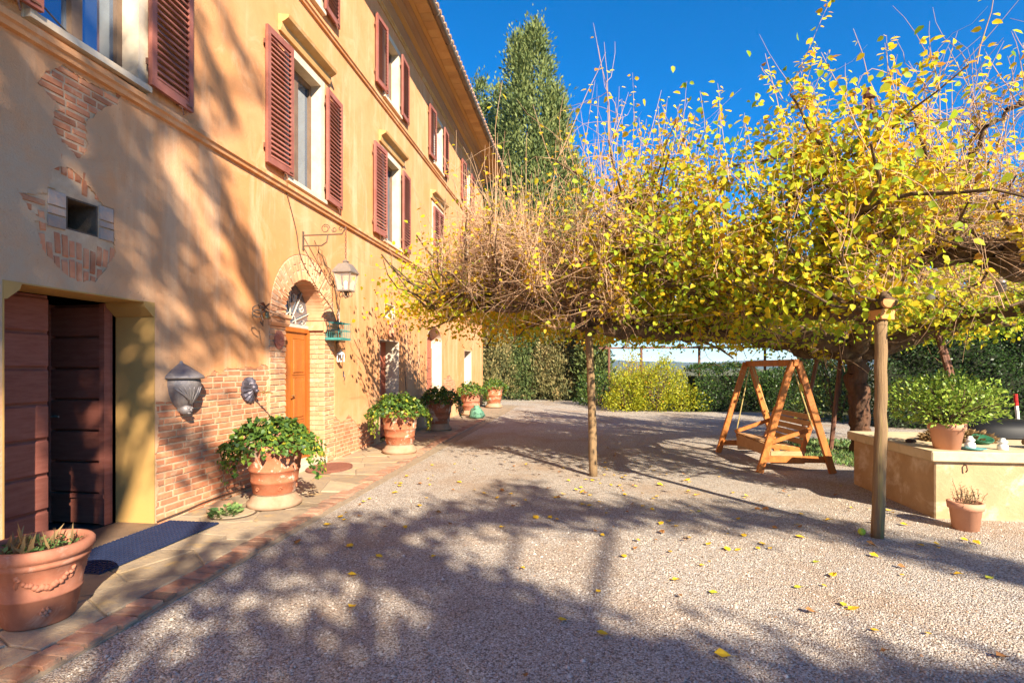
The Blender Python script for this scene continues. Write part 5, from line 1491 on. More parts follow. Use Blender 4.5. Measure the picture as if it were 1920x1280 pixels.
def flower_pot(name, loc, label, r0, r1, h, mat):
    t = tag(empty(name, loc), label, 'potted plant')
    MB().lathe([(0.0, 0.0), (r0, 0.0), (r1 - 0.015, h * 0.74), (r1, h * 0.75), (r1 + 0.008, h * 0.98), (r1 - 0.004, h), (r1 - 0.022, h), (r1 - 0.03, h * 0.85), (0, h * 0.85)], 36).build('pot', mat, t, smooth=True)
    MB().lathe([(0.0, h * 0.9), (r1 - 0.028, h * 0.88)], 20).build('soil', 'soil', t)
    return t
jp = flower_pot('potted_jade', (3.83, 6.28, 0.71), 'bushy jade plant in a pink terracotta pot on the cistern corner', 0.115, 0.165, 0.28, 'terracotta_pale')
n = 60
a = rng.random(n) * 6.28
St = bend_paths(np.stack([rng.normal(0, 0.04, n), rng.normal(0, 0.04, n), np.full(n, 0.24)], 1), np.stack([np.cos(a), np.sin(a), rng.uniform(0.2, 1.6, n)], 1), rng.uniform(0.25, 0.58, n), 5, 0.16, 0.05)
V, F = tubes(St, rng.uniform(0.005, 0.011, n)[:, None] * np.linspace(1, 0.5, 5)[None], 4)
link('stems', np_mesh('stems', V, F, 'bark'), jp)['kind'] = 'stuff'
n = 3600
q = rand_dirs(n)
rad = rng.random(n) ** 0.4
lump = 1 + 0.16 * np.sin(q[:, 0] * 6 + 1) * np.cos(q[:, 1] * 5)
P = q * rad[:, None] * lump[:, None] * np.array((0.50, 0.48, 0.31)) + np.array((-0.02, 0.02, 0.52))
P = P[P[:, 2] > 0.25]
n = len(P)
foliage('foliage', P, unit(P - np.array((0, 0, 0.35))) + rng.normal(0, 0.6, (n, 3)), np.array((0.2, -0.3, 0.9)) + rng.normal(0, 0.5, (n, 3)), rng.uniform(0.03, 0.058, n), np.clip(rng.normal(0.55, 0.25, n), 0, 1), T_SMALL, 'leaf_jade', jp)
rp = flower_pot('potted_rosemary', (3.68, 5.76, 0.0), 'plain orange clay pot with a dried-up herb on the gravel before the cistern', 0.105, 0.142, 0.27, 'terracotta_pale')
n = 26
St = bend_paths(np.stack([rng.normal(0, 0.06, n), rng.normal(0, 0.06, n), np.full(n, 0.23)], 1), np.stack([rng.normal(0, 0.4, n), rng.normal(0, 0.4, n), np.ones(n)], 1), rng.uniform(0.06, 0.26, n), 5, 0.15, 0.02)
V, F = tubes(St, np.full((n, 5), 0.0025), 3)
link('stems', np_mesh('stems', V, F, 'bark'), rp)['kind'] = 'stuff'
P = St[:, 1:].reshape(-1, 3).repeat(4, 0) + rng.normal(0, 0.008, (n * 16, 3))
foliage('needles', P, np.stack([rng.normal(0, 1, len(P)), rng.normal(0, 1, len(P)), 0.8 * np.ones(len(P))], 1), rand_dirs(len(P)), rng.uniform(0.012, 0.03, len(P)), rng.random(len(P)) * 0.5, (T_BLADE[0] * (1, 0.6, 1), T_BLADE[1]), 'leaf_dry', rp)

for k, (x, y, lb) in enumerate(((4.03, 6.24, 'white porcelain insulator standing in the teal dish on the cistern'), (4.36, 6.27, 'white porcelain insulator standing by itself on the cistern'))):
    t = tag(empty('insulator', (x, y, 0.73 if k == 0 else 0.71)), lb, 'insulator', 'porcelain insulators on the cistern')
    MB().lathe([(0.0, 0.0), (0.044, 0.0), (0.048, 0.01), (0.045, 0.05), (0.032, 0.06), (0.03, 0.068), (0.042, 0.075), (0.042, 0.09), (0.026, 0.10), (0.022, 0.12), (0.0, 0.125)], 20).build('body', 'white_paint', t, smooth=True)
di = tag(MB().lathe([(0.0, 0.004), (0.06, 0.0), (0.105, 0.016), (0.11, 0.022), (0.10, 0.022), (0.06, 0.010), (0.0, 0.012)], 30).build('teal_dish', plain('pale teal glaze', (0.16, 0.42, 0.42), None, 9, 0.3), loc=(4.05, 6.22, 0.711), smooth=True), 'shallow teal dish under an insulator on the cistern', 'dish')
gp_ = tag(MB().lathe([(0.0, 0.0), (0.06, 0.0), (0.10, 0.06), (0.105, 0.075), (0.095, 0.075), (0.055, 0.015), (0.0, 0.012)], 24).build('green_bowl', plain('dark green plastic', (0.03, 0.14, 0.07), None, 9, 0.35), loc=(4.45, 6.72, 0.712), rot=(0.35, 0, 0), smooth=True), 'dark green plastic bowl tilted behind the insulators', 'bowl')
dfn = tag(empty('dried_fern', (4.35, 6.95, 0.71)), 'heap of dried brown fern behind the insulators on the cistern', 'dried plant')
n = 1500
a = rng.random(n) * 6.28
q = np.sqrt(rng.random(n))
foliage('frond', np.stack([np.cos(a) * q * 0.36, np.sin(a) * q * 0.22, 0.01 + rng.random(n) * 0.17 * (1 - q * 0.7)], 1), np.stack([np.cos(a), np.sin(a), rng.normal(0.1, 0.5, n)], 1), rand_dirs(n), rng.uniform(0.03, 0.08, n), rng.random(n), T_BLADE, 'leaf_dry', dfn)
tb_ = tag(empty('black_tub', (5.25, 7.45, 0.711)), 'upturned black plastic tub at the back of the cistern top', 'tub')
MB().lathe([(0.52, 0.0), (0.53, 0.02), (0.50, 0.03), (0.46, 0.12), (0.38, 0.19), (0.25, 0.215), (0.0, 0.22)], 40, sx=1.1, sy=0.55).build('shell', 'black_plastic', tb_, smooth=True)
MB().lathe([(0.53, 0.01), (0.555, 0.016), (0.53, 0.026)], 40, sx=1.1, sy=0.55).build('rim', 'black_plastic', tb_, smooth=True)
bkt = tag(empty('wicker_roll', (4.92, 6.42, 0.715)), 'rolled brown wicker mat lying on the cistern at the picture edge', 'wicker')
mb = MB()
for k in range(5):
    mb.tube([(-0.22 + q * 0.055, 0.05 * math.cos(k * 1.256) + 0.006 * math.sin(q * 3.1), 0.055 + 0.05 * math.sin(k * 1.256)) for q in range(14)], 0.032, 6)
mb.build('roll', 'wicker', bkt)
for (x, y, s_, lb) in ((3.74, 6.75, 0.05, 'brown stone on the cistern slab left of the jade pot'), (3.68, 7.2, 0.04, 'small dark stone near the far end of the cistern slab')):
    mb = MB().lathe([(0.0, 0.0), (s_, 0.0), (s_ * 1.1, s_ * 0.4), (s_ * 0.7, s_ * 0.8), (0.0, s_ * 0.9)], 9)
    mb.v = [(a_ * random.uniform(0.8, 1.2), b_ * random.uniform(0.8, 1.2), c_) for a_, b_, c_ in mb.v]
    tag(mb.build('pebble_stone', 'soil', loc=(x, y, 0.711)), lb, 'stone')
mp_ = tag(empty('marker_post', (5.8, 8.1, 0)), 'white marker pole with red top leaning behind the cistern', 'pole')
MB().tube([(0.05, 0, -0.02), (0.02, 0, 0.85), (0.0, 0, 1.06)], 0.022, 8).build('pole', 'white_paint', mp_)
MB().tube([(0.0, 0, 1.06), (-0.012, 0, 1.22)], 0.023, 8).build('tip', 'red_paint', mp_)
for x, y, z, lb, mt_ in ((3.98, 5.75, 2.36, 'dull tin can hanging on a wire from the right-hand limb', 'tin'), (3.95, 6.75, 2.42, 'white porcelain insulator tied under the heavy limb', 'white_paint')):
    t = tag(empty('hanging_' + ('can' if mt_ == 'tin' else 'insulator' if mt_ == 'white_paint' else 'bottle'), (x, y, z)), lb, 'can' if mt_ == 'tin' else 'insulator' if mt_ == 'white_paint' else 'bottle')
    MB().lathe([(0.0, -0.06), (0.042, -0.055), (0.044, 0.05), (0.03, 0.06), (0.018, 0.07), (0.018, 0.085), (0.0, 0.088)], 16).build('body', mt_, t, smooth=True)
    MB().tube([(0, 0, 0.085), (0.0, 0, 0.085 + (0.5 if z < 2 else 0.18))], 0.0025, 4).build('wire', 'iron', t)
bl = tag(MB().lathe([(0.033 * math.cos(a) if abs(abs(a) - math.pi / 2) > 1e-6 else 0.0, 0.033 * math.sin(a)) for a in np.linspace(-math.pi / 2, math.pi / 2, 13)], 20).build('tennis_ball', 'ball', loc=(2.58, 5.42, 0.034), smooth=True), 'yellow green tennis ball lying by the timber post', 'ball')

# ------------------------------------------------------------------ hedges, bushes, conifers
def shell_points(n, cx, cy, rx, ry, h, seed, z0=0.0, lumps=5, amp=0.2, inner=0.25, power=2.6):
    """points near the surface of a lumpy mound"""
    r_ = np.random.default_rng(seed)
    d = unit(r_.normal(size=(n, 3)))
    d[:, 2] = np.abs(d[:, 2])
    ctr = unit(r_.normal(size=(lumps * 3, 3)))
    ctr[:, 2] = np.abs(ctr[:, 2])
    bump = np.max(np.exp(-((1 - d @ ctr.T) / 0.09)), axis=1)
    r = (1 - amp + amp * 1.6 * bump) * (1 - inner * r_.random(n) ** 2)
    e = 2 / power
    P = np.sign(d) * np.abs(d) ** e * r[:, None] * np.array((rx, ry, h))
    P += np.array((cx, cy, z0))
    P += r_.normal(0, 0.02, P.shape)
    return P, d, bump, r_

def bush(name, label, cat, loc, rx, ry, h, n, size, mat, tint_mean, seed, group=None, tpl=T_SMALL, power=2.0, rot=0, amp=0.38):
    t = tag(empty(name, loc, rot), label, cat, group)
    P, d, bump, r_ = shell_points(n, 0, 0, rx, ry, h, seed, power=power, lumps=7, amp=amp, inner=0.4)
    sprig = r_.random(n) < 0.25                    # loose sprigs break the outline
    P = P + r_.normal(0, 0.05, P.shape) + np.where(sprig, r_.random(n) ** 2 * 0.28, 0)[:, None] * (d + np.array((0, 0, 0.5)))
    A = d + r_.normal(0, 0.6, d.shape) + np.array((0, 0, 0.2))
    Nn = d + r_.normal(0, 0.5, d.shape) + np.array((0, 0, 0.3))
    tn = np.clip(r_.normal(tint_mean, 0.2, n), 0, 1)
    foliage('foliage', P, A, Nn, r_.uniform(0.6, 1.25, n) * size, tn, tpl, mat, t)
    st = MB()
    for k in range(7):
        a_ = k * 0.9 + seed
        st.tube([(0.05 * math.cos(a_), 0.05 * math.sin(a_), -0.05), (rx * 0.3 * math.cos(a_), ry * 0.3 * math.sin(a_), h * 0.45), (rx * 0.6 * math.cos(a_), ry * 0.6 * math.sin(a_), h * 0.8)], [0.035, 0.025, 0.01], 5)
    st.build('stem', 'bark', t)
    return t

# bright shrubs at the yard's far edge
bush('golden_shrub', 'bright yellow green shrub at the far gravel edge beside the single post', 'shrub', (1.55, 20.2, 0), 0.75, 0.8, 1.30, 4200, 0.085, 'leaf_bush', 0.5, 21, 'golden shrubs at the far edge of the yard')
bush('golden_shrub', 'tallest yellow green shrub, centre of the far gravel edge', 'shrub', (2.6, 20.4, 0), 0.9, 0.9, 1.85, 5200, 0.085, 'leaf_bush', 0.55, 22, 'golden shrubs at the far edge of the yard')
bush('golden_shrub', 'low yellow green shrub next to the dark hedge end', 'shrub', (3.6, 20.6, 0), 0.75, 0.8, 1.2, 3400, 0.085, 'leaf_bush', 0.48, 23, 'golden shrubs at the far edge of the yard')
bush('autumn_shrub', 'orange tinged shrub rising behind the golden shrubs', 'shrub', (1.9, 22.2, 0), 0.75, 0.7, 1.85, 2600, 0.09, 'leaf_bush', 0.8, 24)
bush('dark_shrub', 'dark evergreen shrub between the timber post and the golden shrubs', 'shrub', (0.55, 22.8, 0), 0.9, 0.8, 1.3, 3000, 0.09, 'leaf_hedge', 0.65, 25)
# clipped hedge closing the yard
def hedge(label, x0, y0, x1, y1, w, h, n, seed, size=0.075, mat='leaf_hedge', tm=0.45):
    t = tag(empty('hedge', ((x0 + x1) / 2, (y0 + y1) / 2, 0)), label, 'hedge')
    L = math.hypot(x1 - x0, y1 - y0)
    r_ = np.random.default_rng(seed)
    u = r_.random(n) * L
    top = r_.random(n) < w / (w + 1.6 * h)
    wav = 0.17 * np.sin(u * 1.7 + seed) + 0.10 * np.sin(u * 4.1) + 0.06 * np.sin(u * 9.3)
    z = np.where(top, h + wav + r_.normal(0, 0.05, n), r_.random(n) ** 0.8 * (h + wav))
    side = np.where(r_.random(n) < 0.75, -1, 1)
    v = np.where(top, (r_.random(n) - 0.5) * w, side * (w / 2 + 0.10 * np.sin(u * 2.3 + z * 2) + 0.06 * np.sin(z * 5 + u * 5) - r_.random(n) ** 2 * 0.18))
    dx, dy = (x1 - x0) / L, (y1 - y0) / L
    nx, ny = -dy, dx
    P = np.stack([(u - L / 2) * dx + v * nx, (u - L / 2) * dy + v * ny, z], 1)
    out = np.stack([np.where(top, 0, side) * nx, np.where(top, 0, side) * ny, np.where(top, 1.0, 0.25)], 1)
    A = out + r_.normal(0, 0.7, (n, 3))
    foliage('foliage', P, A, out + r_.normal(0, 0.5, (n, 3)), r_.uniform(0.6, 1.3, n) * size, np.clip(r_.normal(tm, 0.2, n), 0, 1), T_SMALL, mat, t)
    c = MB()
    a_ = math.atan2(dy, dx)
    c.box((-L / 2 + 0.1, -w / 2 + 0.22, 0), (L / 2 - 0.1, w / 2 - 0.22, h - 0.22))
    c.build('core', plain('hedge inner shade', (0.02, 0.025, 0.012), None, 5, 0.95), t, rot=(0, 0, a_))  # near-black box, shade inside the hedge put into its colour
    return t
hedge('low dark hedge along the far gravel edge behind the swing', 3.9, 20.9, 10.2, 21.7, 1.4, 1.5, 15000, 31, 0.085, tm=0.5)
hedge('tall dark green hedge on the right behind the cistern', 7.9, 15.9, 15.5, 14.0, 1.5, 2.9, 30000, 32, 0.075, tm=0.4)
bush('bay_shrub', 'yellowish bay shrub filling the gap behind the mulberry trunk', 'shrub', (7.6, 17.4, 0), 1.3, 1.2, 2.7, 6000, 0.09, 'leaf_hedge', 0.8, 35)

def conifer(name, label, loc, lobes, n, size, mat, tm, seed, group=None, cat='tree', trunk_r=0.35, tuft=1.15):
    """lobes: (dx, dy, z0, z1, radius); sprays point up and outwards"""
    t = tag(empty(name, loc), label, cat, group)
    r_ = np.random.default_rng(seed)
    vol = np.array([(z1 - z0) * r for _, _, z0, z1, r in lobes])
    nc = max(60, int(n / 42))                      # sprays grow in tufts with gaps between them
    pick = r_.choice(len(lobes), nc, p=vol / vol.sum())
    L = np.array(lobes)[pick]
    q = r_.random(nc) ** 1.1
    prof = np.minimum(1, q / 0.10 + 0.35) * (1 - q) ** 0.5
    a = r_.random(nc) * 6.283
    rr = L[:, 4] * prof * r_.uniform(0.72, 1.02, nc)
    C = np.stack([L[:, 0] + np.cos(a) * rr, L[:, 1] + np.sin(a) * rr, L[:, 2] + (L[:, 3] - L[:, 2]) * q], 1)
    cr_ = r_.uniform(0.55, 1.3, nc) * size * tuft
    ct = r_.normal(0, 0.2, nc)
    k = r_.integers(0, nc, n)
    off = r_.normal(0, 1, (n, 3)) * np.array((0.62, 0.62, 1.0))
    P = C[k] + off * cr_[k][:, None]
    out = np.stack([np.cos(a[k]), np.sin(a[k]), np.zeros(n)], 1)
    A = out * 0.5 + off * 0.35 + np.array((0, 0, 0.8)) + r_.normal(0, 0.35, (n, 3))
    tn = np.clip(tm + ct[k] + 0.12 * off[:, 2] + r_.normal(0, 0.12, n), 0, 1)
    foliage('crown', P, A, out + r_.normal(0, 0.5, (n, 3)), r_.uniform(0.6, 1.35, n) * size, tn, T_BLADE, mat, t)
    z1 = max(l[3] for l in lobes)
    MB().tube([(0, 0, -0.1), (0, 0, z1 * 0.5), (0, 0, z1 * 0.9)], [trunk_r, trunk_r * 0.6, 0.04], 8).build('trunk', 'bark_red', t)
    return t
conifer('cypress', 'broad tall cypress towering behind the far house corner', (-3.0, 30.6, 0),
        [(0.1, 0, 1.5, 21.0, 2.9), (-0.9, -0.3, 2, 20.3, 1.8), (-1.9, 0.2, 2, 15.5, 1.8), (1.3, -0.2, 1.5, 17.4, 1.9), (2.2, 0, 1, 13.4, 1.6), (0.6, -0.9, 1.5, 14.5, 1.6), (3.0, 0.2, 4, 12.4, 0.8), (-0.6, -1.2, 2, 12.5, 1.7)], 120000, 0.22, 'leaf_cypress', 0.55, 41, tuft=1.75)
conifer('cypress', 'slim cypress top showing just past the house eaves', (-7.1, 36.0, 0), [(0, 0, 1, 21.2, 1.5), (0.5, 0, 1, 16, 1.2)], 16000, 0.25, 'leaf_cypress', 0.55, 42, 'slim cypresses behind the house', tuft=1.6)
conifer('cypress', 'second slim cypress between the eaves and the broad cypress', (-5.7, 35.0, 0), [(0, 0, 1, 19.8, 1.6), (0.7, 0, 1, 15.5, 1.3)], 20000, 0.25, 'leaf_cypress', 0.6, 43, 'slim cypresses behind the house', tuft=1.6)
conifer('cypress', 'young dark cypress beside the gap to the hills', (0.35, 25.6, 0), [(0, 0, 0.4, 5.6, 0.75)], 7000, 0.22, 'leaf_cypress', 0.45, 44, trunk_r=0.12)
for x, y, h, r, sd, lb in ((-4.9, 26.6, 5.2, 1.25, 45, 'bronzed conifer nearest the house corner'), (-3.1, 27.6, 5.9, 1.4, 46, 'greener middle conifer under the mulberry boughs'), (-1.3, 27.2, 5.0, 1.3, 47, 'bronzed conifer left of the single post')):
    conifer('bronzed_conifer', lb, (x, y, 0), [(0, 0, 0.2, h, r), (0.7, -0.3, 0.2, h * 0.62, r * 0.7), (-0.75, -0.5, 0.1, h * 0.5, r * 0.7), (0.1, -0.9, 0.1, h * 0.35, r * 0.8)], 15000, 0.15, 'leaf_cypress' if sd == 46 else 'leaf_juniper', 0.35 if sd == 46 else 0.5, sd, 'bronzed conifers beyond the house', tuft=1.9)
# ivy ground cover below them
n = 14000
u = rng.random(n)
gx = -5.2 + u * 6.2
gy = 31.0 - (u * 6.2) * 1.05 - rng.random(n) * 0.0
edge = np.interp(gx, [-5.2, -4.7, -1.0, 0.8, 1.3], [31.2, 30.9, 26.4, 24.6, 23.5])
dep = rng.random(n) ** 0.7
Pg = np.stack([gx, edge - 0.05 + dep * 1.6 - 1.2 * (gx < -3.6) * dep, 0.05 + 0.75 * dep * (0.6 + 0.4 * np.sin(gx * 3.1) * np.cos(gx * 1.3 + dep * 4)) + rng.normal(0, 0.03, n)], 1)
V, F, t = leaves(Pg, np.stack([rng.normal(0, 1, n), rng.normal(-0.5, 1, n), rng.normal(0.3, 0.5, n)], 1), np.array((0, -0.5, 0.8)) + rng.normal(0, 0.5, (n, 3)), rng.uniform(0.07, 0.14, n), np.clip(rng.normal(0.5, 0.25, n), 0, 1), T_SMALL)
tag(link('ground_cover', np_mesh('ground_cover', V, F, 'leaf_cover', t)), 'pale green ivy ground cover along the far gravel edge', 'ground cover', kind='stuff')

# rough grass round the mulberry's foot
n = 5200
a = rng.random(n) * 6.28
q = np.sqrt(rng.random(n))
Pg = np.stack([5.2 + np.cos(a) * q * 1.5, 10.5 + np.sin(a) * q * 1.9, np.full(n, 0.0)], 1)
V, F, t = leaves(Pg, np.stack([rng.normal(0, 0.6, n), rng.normal(0, 0.6, n), np.ones(n)], 1), rand_dirs(n), rng.uniform(0.04, 0.12, n), rng.random(n), (T_BLADE[0] * (1, 0.7, 1), T_BLADE[1]))
tag(link('grass', np_mesh('grass', V, F, 'leaf_cover', t)), 'short grass and weeds round the mulberry trunk', 'grass', kind='stuff')

def broadleaf(name, label, loc, h, r, n, mat, tm, seed, leafsize=0.16, bare=False, trunk=0.2):
    t = tag(empty(name, loc), label, 'tree')
    r_ = np.random.default_rng(seed)
    mb = MB().tube([(0, 0, -0.1), (0.1, 0, h * 0.3), (0.0, 0.1, h * 0.6)], [trunk, trunk * 0.8, trunk * 0.4], 8)
    mb.build('trunk', 'bark', t)
    nb_ = 46
    a = r_.random(nb_) * 6.28
    st = np.stack([np.zeros(nb_), np.zeros(nb_), r_.uniform(0.25, 0.62, nb_) * h], 1)
    en = np.stack([np.cos(a) * r * r_.uniform(0.4, 1, nb_), np.sin(a) * r * r_.uniform(0.4, 1, nb_), r_.uniform(0.45, 1.0, nb_) * h], 1)
    k = np.linspace(0, 1, 5)[None, :, None]
    pth = st[:, None] * (1 - k) + en[:, None] * k + r_.normal(0, 0.12, (nb_, 5, 3)) * k
    V, F = tubes(pth, (0.06 * np.linspace(1, 0.25, 5))[None].repeat(nb_, 0), 4)
    tw = pth[:, 2:].reshape(-1, 3)[r_.integers(0, nb_ * 3, 700)]
    d = unit(r_.normal(0, 1, (700, 3)) + np.array((0, 0, 0.6)))
    tp_ = tw[:, None] + d[:, None] * (np.linspace(0, 1, 4)[None, :, None] * r_.uniform(0.3, 1.1, 700)[:, None, None]) + r_.normal(0, 0.03, (700, 4, 3))
    V2, F2 = tubes(tp_, np.full((700, 4), 0.010), 3)
    link('branches', np_mesh('branches', np.concatenate([V, V2]), np.concatenate([F, F2 + len(V)]), 'twig'), t)['kind'] = 'stuff'
    if not bare:
        c = tp_[:, 2:].reshape(-1, 3)
        P = c[r_.integers(0, len(c), n)] + r_.normal(0, 0.28, (n, 3))
        foliage('crown', P, r_.normal(size=(n, 3)), np.array((0.3, -0.5, 0.6)) + r_.normal(0, 0.5, (n, 3)), r_.uniform(0.6, 1.2, n) * leafsize, np.clip(r_.normal(tm, 0.2, n), 0, 1), T_SMALL, mat, t)
    return t
broadleaf('autumn_tree', 'golden autumn tree behind the tall hedge on the right', (13.5, 18.5, 0), 7.6, 3.0, 9000, 'leaf_mulberry', 0.62, 51, 0.17)
broadleaf('autumn_tree', 'olive yellow tree behind the mulberry, above the low hedge', (8.5, 22.5, 0), 6.6, 2.8, 8000, 'leaf_mulberry', 0.3, 52, 0.17)
broadleaf('bare_tree', 'bare winter tree at the right picture edge', (15.6, 13.6, 0), 9.6, 2.6, 0, None, 0, 53, bare=True)

# iron pergola far behind the yard
pg = tag(empty('pergola', (4.0, 24.0, 0)), 'slender iron pergola of posts and flat beam seen under the boughs', 'pergola')
for x in (1.05, 2.45, 4.9, 7.6):
    MB().tube([(x, 24.0, -0.02), (x, 24.0, 2.42)], 0.055, 8).build('post', 'rust', pg, world_verts=True)
MB().box((0.6, 23.95, 2.42), (8.2, 24.05, 2.50)).build('beam', 'rust', pg, world_verts=True)
for x in np.arange(0.9, 8.2, 0.8):
    MB().box((x - 0.03, 23.2, 2.502), (x + 0.03, 26.0, 2.55)).build('rafter', 'rust', pg, world_verts=True)

# ------------------------------------------------------------------ hills
def ridge(dist, h, seed, a0=-60, a1=60, n=160):
    r_ = np.random.default_rng(seed)
    ph = r_.random(6) * 6.28
    V, F = [], []
    for i in range(n + 1):
        a = R(a0 + (a1 - a0) * i / n)
        t = i / n * 30
        hh = h * (0.72 + 0.20 * math.sin(t * 0.55 + ph[0]) + 0.10 * math.sin(t * 1.3 + ph[1]) + 0.05 * math.sin(t * 3.1 + ph[2]) + 0.02 * math.sin(t * 9 + ph[3]))
        for dd, zz in ((dist * 0.86, -1.0), (dist * 0.95, hh * 0.55), (dist, hh), (dist * 1.1, -1.0)):
            V.append((dd * math.sin(a), dd * math.cos(a), zz))
    for i in range(n):
        for k in range(3):
            F.append((i * 4 + k, (i + 1) * 4 + k, (i + 1) * 4 + k + 1, i * 4 + k + 1))
    return MB().add(V, F)
structure(ridge(4300, 92, 3).build('hills', 'hill', smooth=True))
structure(ridge(2900, 34, 9).build('near_hills', 'hill', smooth=True))
hz = MB().box((-5600, -200, -1.5), (5600, 5400, 130)).build('haze', 'hill')
hm, nt, p = new_mat('haze')
nt.nodes.remove(p)
pv = N(nt, 'ShaderNodeVolumePrincipled')
pv.inputs['Color'].default_value = (0.55, 0.72, 1.0, 1)
pv.inputs['Density'].default_value = 0.00012
pv.inputs['Anisotropy'].default_value = 0.2
nt.links.new(pv.outputs[0], nt.nodes['Material Output'].inputs['Volume'])
hz.data.materials.clear()
hz.data.materials.append(hm)
tag(hz, 'pale blue haze over the distant hills', 'haze', kind='stuff')

# ------------------------------------------------------------------ tree behind the viewer whose boughs shade the wall and the gravel
shd = tag(empty('shade_tree', (5.5, -9.6, 0)), 'tall spreading tree behind the viewer casting bough shadows on wall and gravel', 'tree')
TK = np.array((5.5, -9.6))
tr, _ = gnarly([(5.5, -9.6, -0.1), (5.45, -9.5, 4), (5.4, -9.6, 8), (5.3, -9.8, 12), (5.2, -10.0, 15)], 0.30, 0.10, 10, 6, 0.06, 0.05)
tr.build('trunk', 'bark', shd, world_verts=True, smooth=True)
SV = np.array((1.0, -1.4, 1.0))
# boughs given by where their shadows lie: (points on wall (y, z) or ground (x, y)), lift along the sunbeam, leaf spread, leaf count per metre
boughs = [
    ('w', [(4.85, 5.0), (5.56, 3.76), (6.36, 2.74), (6.75, 1.8)], 8.5, 0.13, 120),
    ('w', [(4.0, 4.1), (4.54, 3.39), (5.08, 2.75), (5.9, 1.85)], 8.0, 0.20, 170),
    ('w', [(3.2, 4.05), (3.75, 3.3), (4.19, 2.56), (4.6, 1.7)], 7.6, 0.30, 260),
    ('w', [(3.0, 3.4), (3.5, 2.7), (3.8, 2.1), (4.1, 1.2)], 7.2, 0.30, 260),
    ('w', [(5.35, 6.0), (6.0, 5.5), (6.5, 5.15)], 9.5, 0.07, 45),
    ('w', [(5.0, 5.6), (5.5, 5.0), (5.94, 4.5)], 9.2, 0.08, 55),
    ('w', [(3.6, 5.2), (4.2, 4.6), (4.8, 4.1)], 8.6, 0.12, 90),
    ('w', [(4.9, 0.9), (5.4, 0.6), (5.8, 0.2)], 7.0, 0.12, 90),
    ('g', [(-1.6, 2.3), (-0.85, 2.66), (-0.29, 2.82), (0.43, 2.78), (1.35, 2.72), (2.5, 2.7)], 6.6, 0.20, 300),
    ('g', [(-0.6, 2.1), (0.3, 2.35), (1.2, 2.4), (2.3, 2.35)], 6.2, 0.25, 240),
    ('g', [(-2.5, 3.9), (-1.74, 4.2), (-1.0, 3.78), (-0.49, 3.36), (0.0, 3.05)], 6.8, 0.20, 360),
    ('g', [(-2.6, 4.5), (-1.78, 5.0), (-1.1, 5.6), (-0.4, 5.9), (0.3, 5.9)], 7.4, 0.20, 330),
    ('g', [(-1.0, 6.5), (-0.7, 7.2)], 7.4, 0.15, 160),
    ('g', [(0.2, 5.9), (1.0, 5.9), (1.81, 6.0), (2.61, 5.4), (3.04, 4.75), (3.6, 4.3)], 7.2, 0.17, 260),
    ('g', [(-2.95, 2.5), (-2.85, 3.4), (-2.75, 4.1)], 6.4, 0.20, 200),
    ('g', [(-2.4, 2.3), (-1.9, 2.6), (-1.5, 2.85)], 6.2, 0.17, 260),
]
LPs, LAs = [], []
for kind, pts_, lift, spread, dens in boughs:
    tgt = np.array([(WX, a_, b_) if kind == 'w' else (a_, b_, 0.0) for a_, b_ in pts_], float)
    line = catmull([tuple(q) for q in tgt + SV * lift], 8)
    start = np.array((*TK, max(3.5, line[:, 2].max() - 2.2)))
    e0 = line[0] if np.linalg.norm(line[0, :2] - TK) < np.linalg.norm(line[-1, :2] - TK) else line[-1]
    if e0 is not line[0]:
        line = line[::-1]
    mid = (start + line[0]) / 2 + np.array((0, 0, 0.3))
    full = np.concatenate([catmull([tuple(start), tuple(mid), tuple(line[0])], 5)[:-1], line])
    MB().tube([tuple(q) for q in full], list(np.linspace(0.05, 0.014, len(full))), 6).build('limb', 'bark', shd, world_verts=True, smooth=True)
    Ln = np.linalg.norm(np.diff(line, axis=0), axis=1).sum()
    k = int(dens * Ln)
    idx = rng.random(k) * (len(line) - 1)
    i_ = idx.astype(int)
    f_ = (idx - i_)[:, None]
    LPs.append(line[i_] * (1 - f_) + line[i_ + 1] * f_ + rng.normal(0, spread, (k, 3)))
# loose outer crown
k = 1500
c = rand_dirs(k) * rng.random((k, 1)) ** 0.4 * np.array((1.6, 1.8, 2.2)) + np.array((4.6, -11.5, 14.5))
LPs.append(c)
P = np.concatenate(LPs)
n = len(P)
V, F, t = leaves(P, rand_dirs(n), rand_dirs(n), rng.uniform(0.10, 0.2, n), rng.random(n), (T_SMALL[0] * (1, 1.3, 1), T_SMALL[1]))
link('crown', np_mesh('crown', V, F, 'leaf_shade', t), shd, world_verts=True)
print('shade leaves', n)

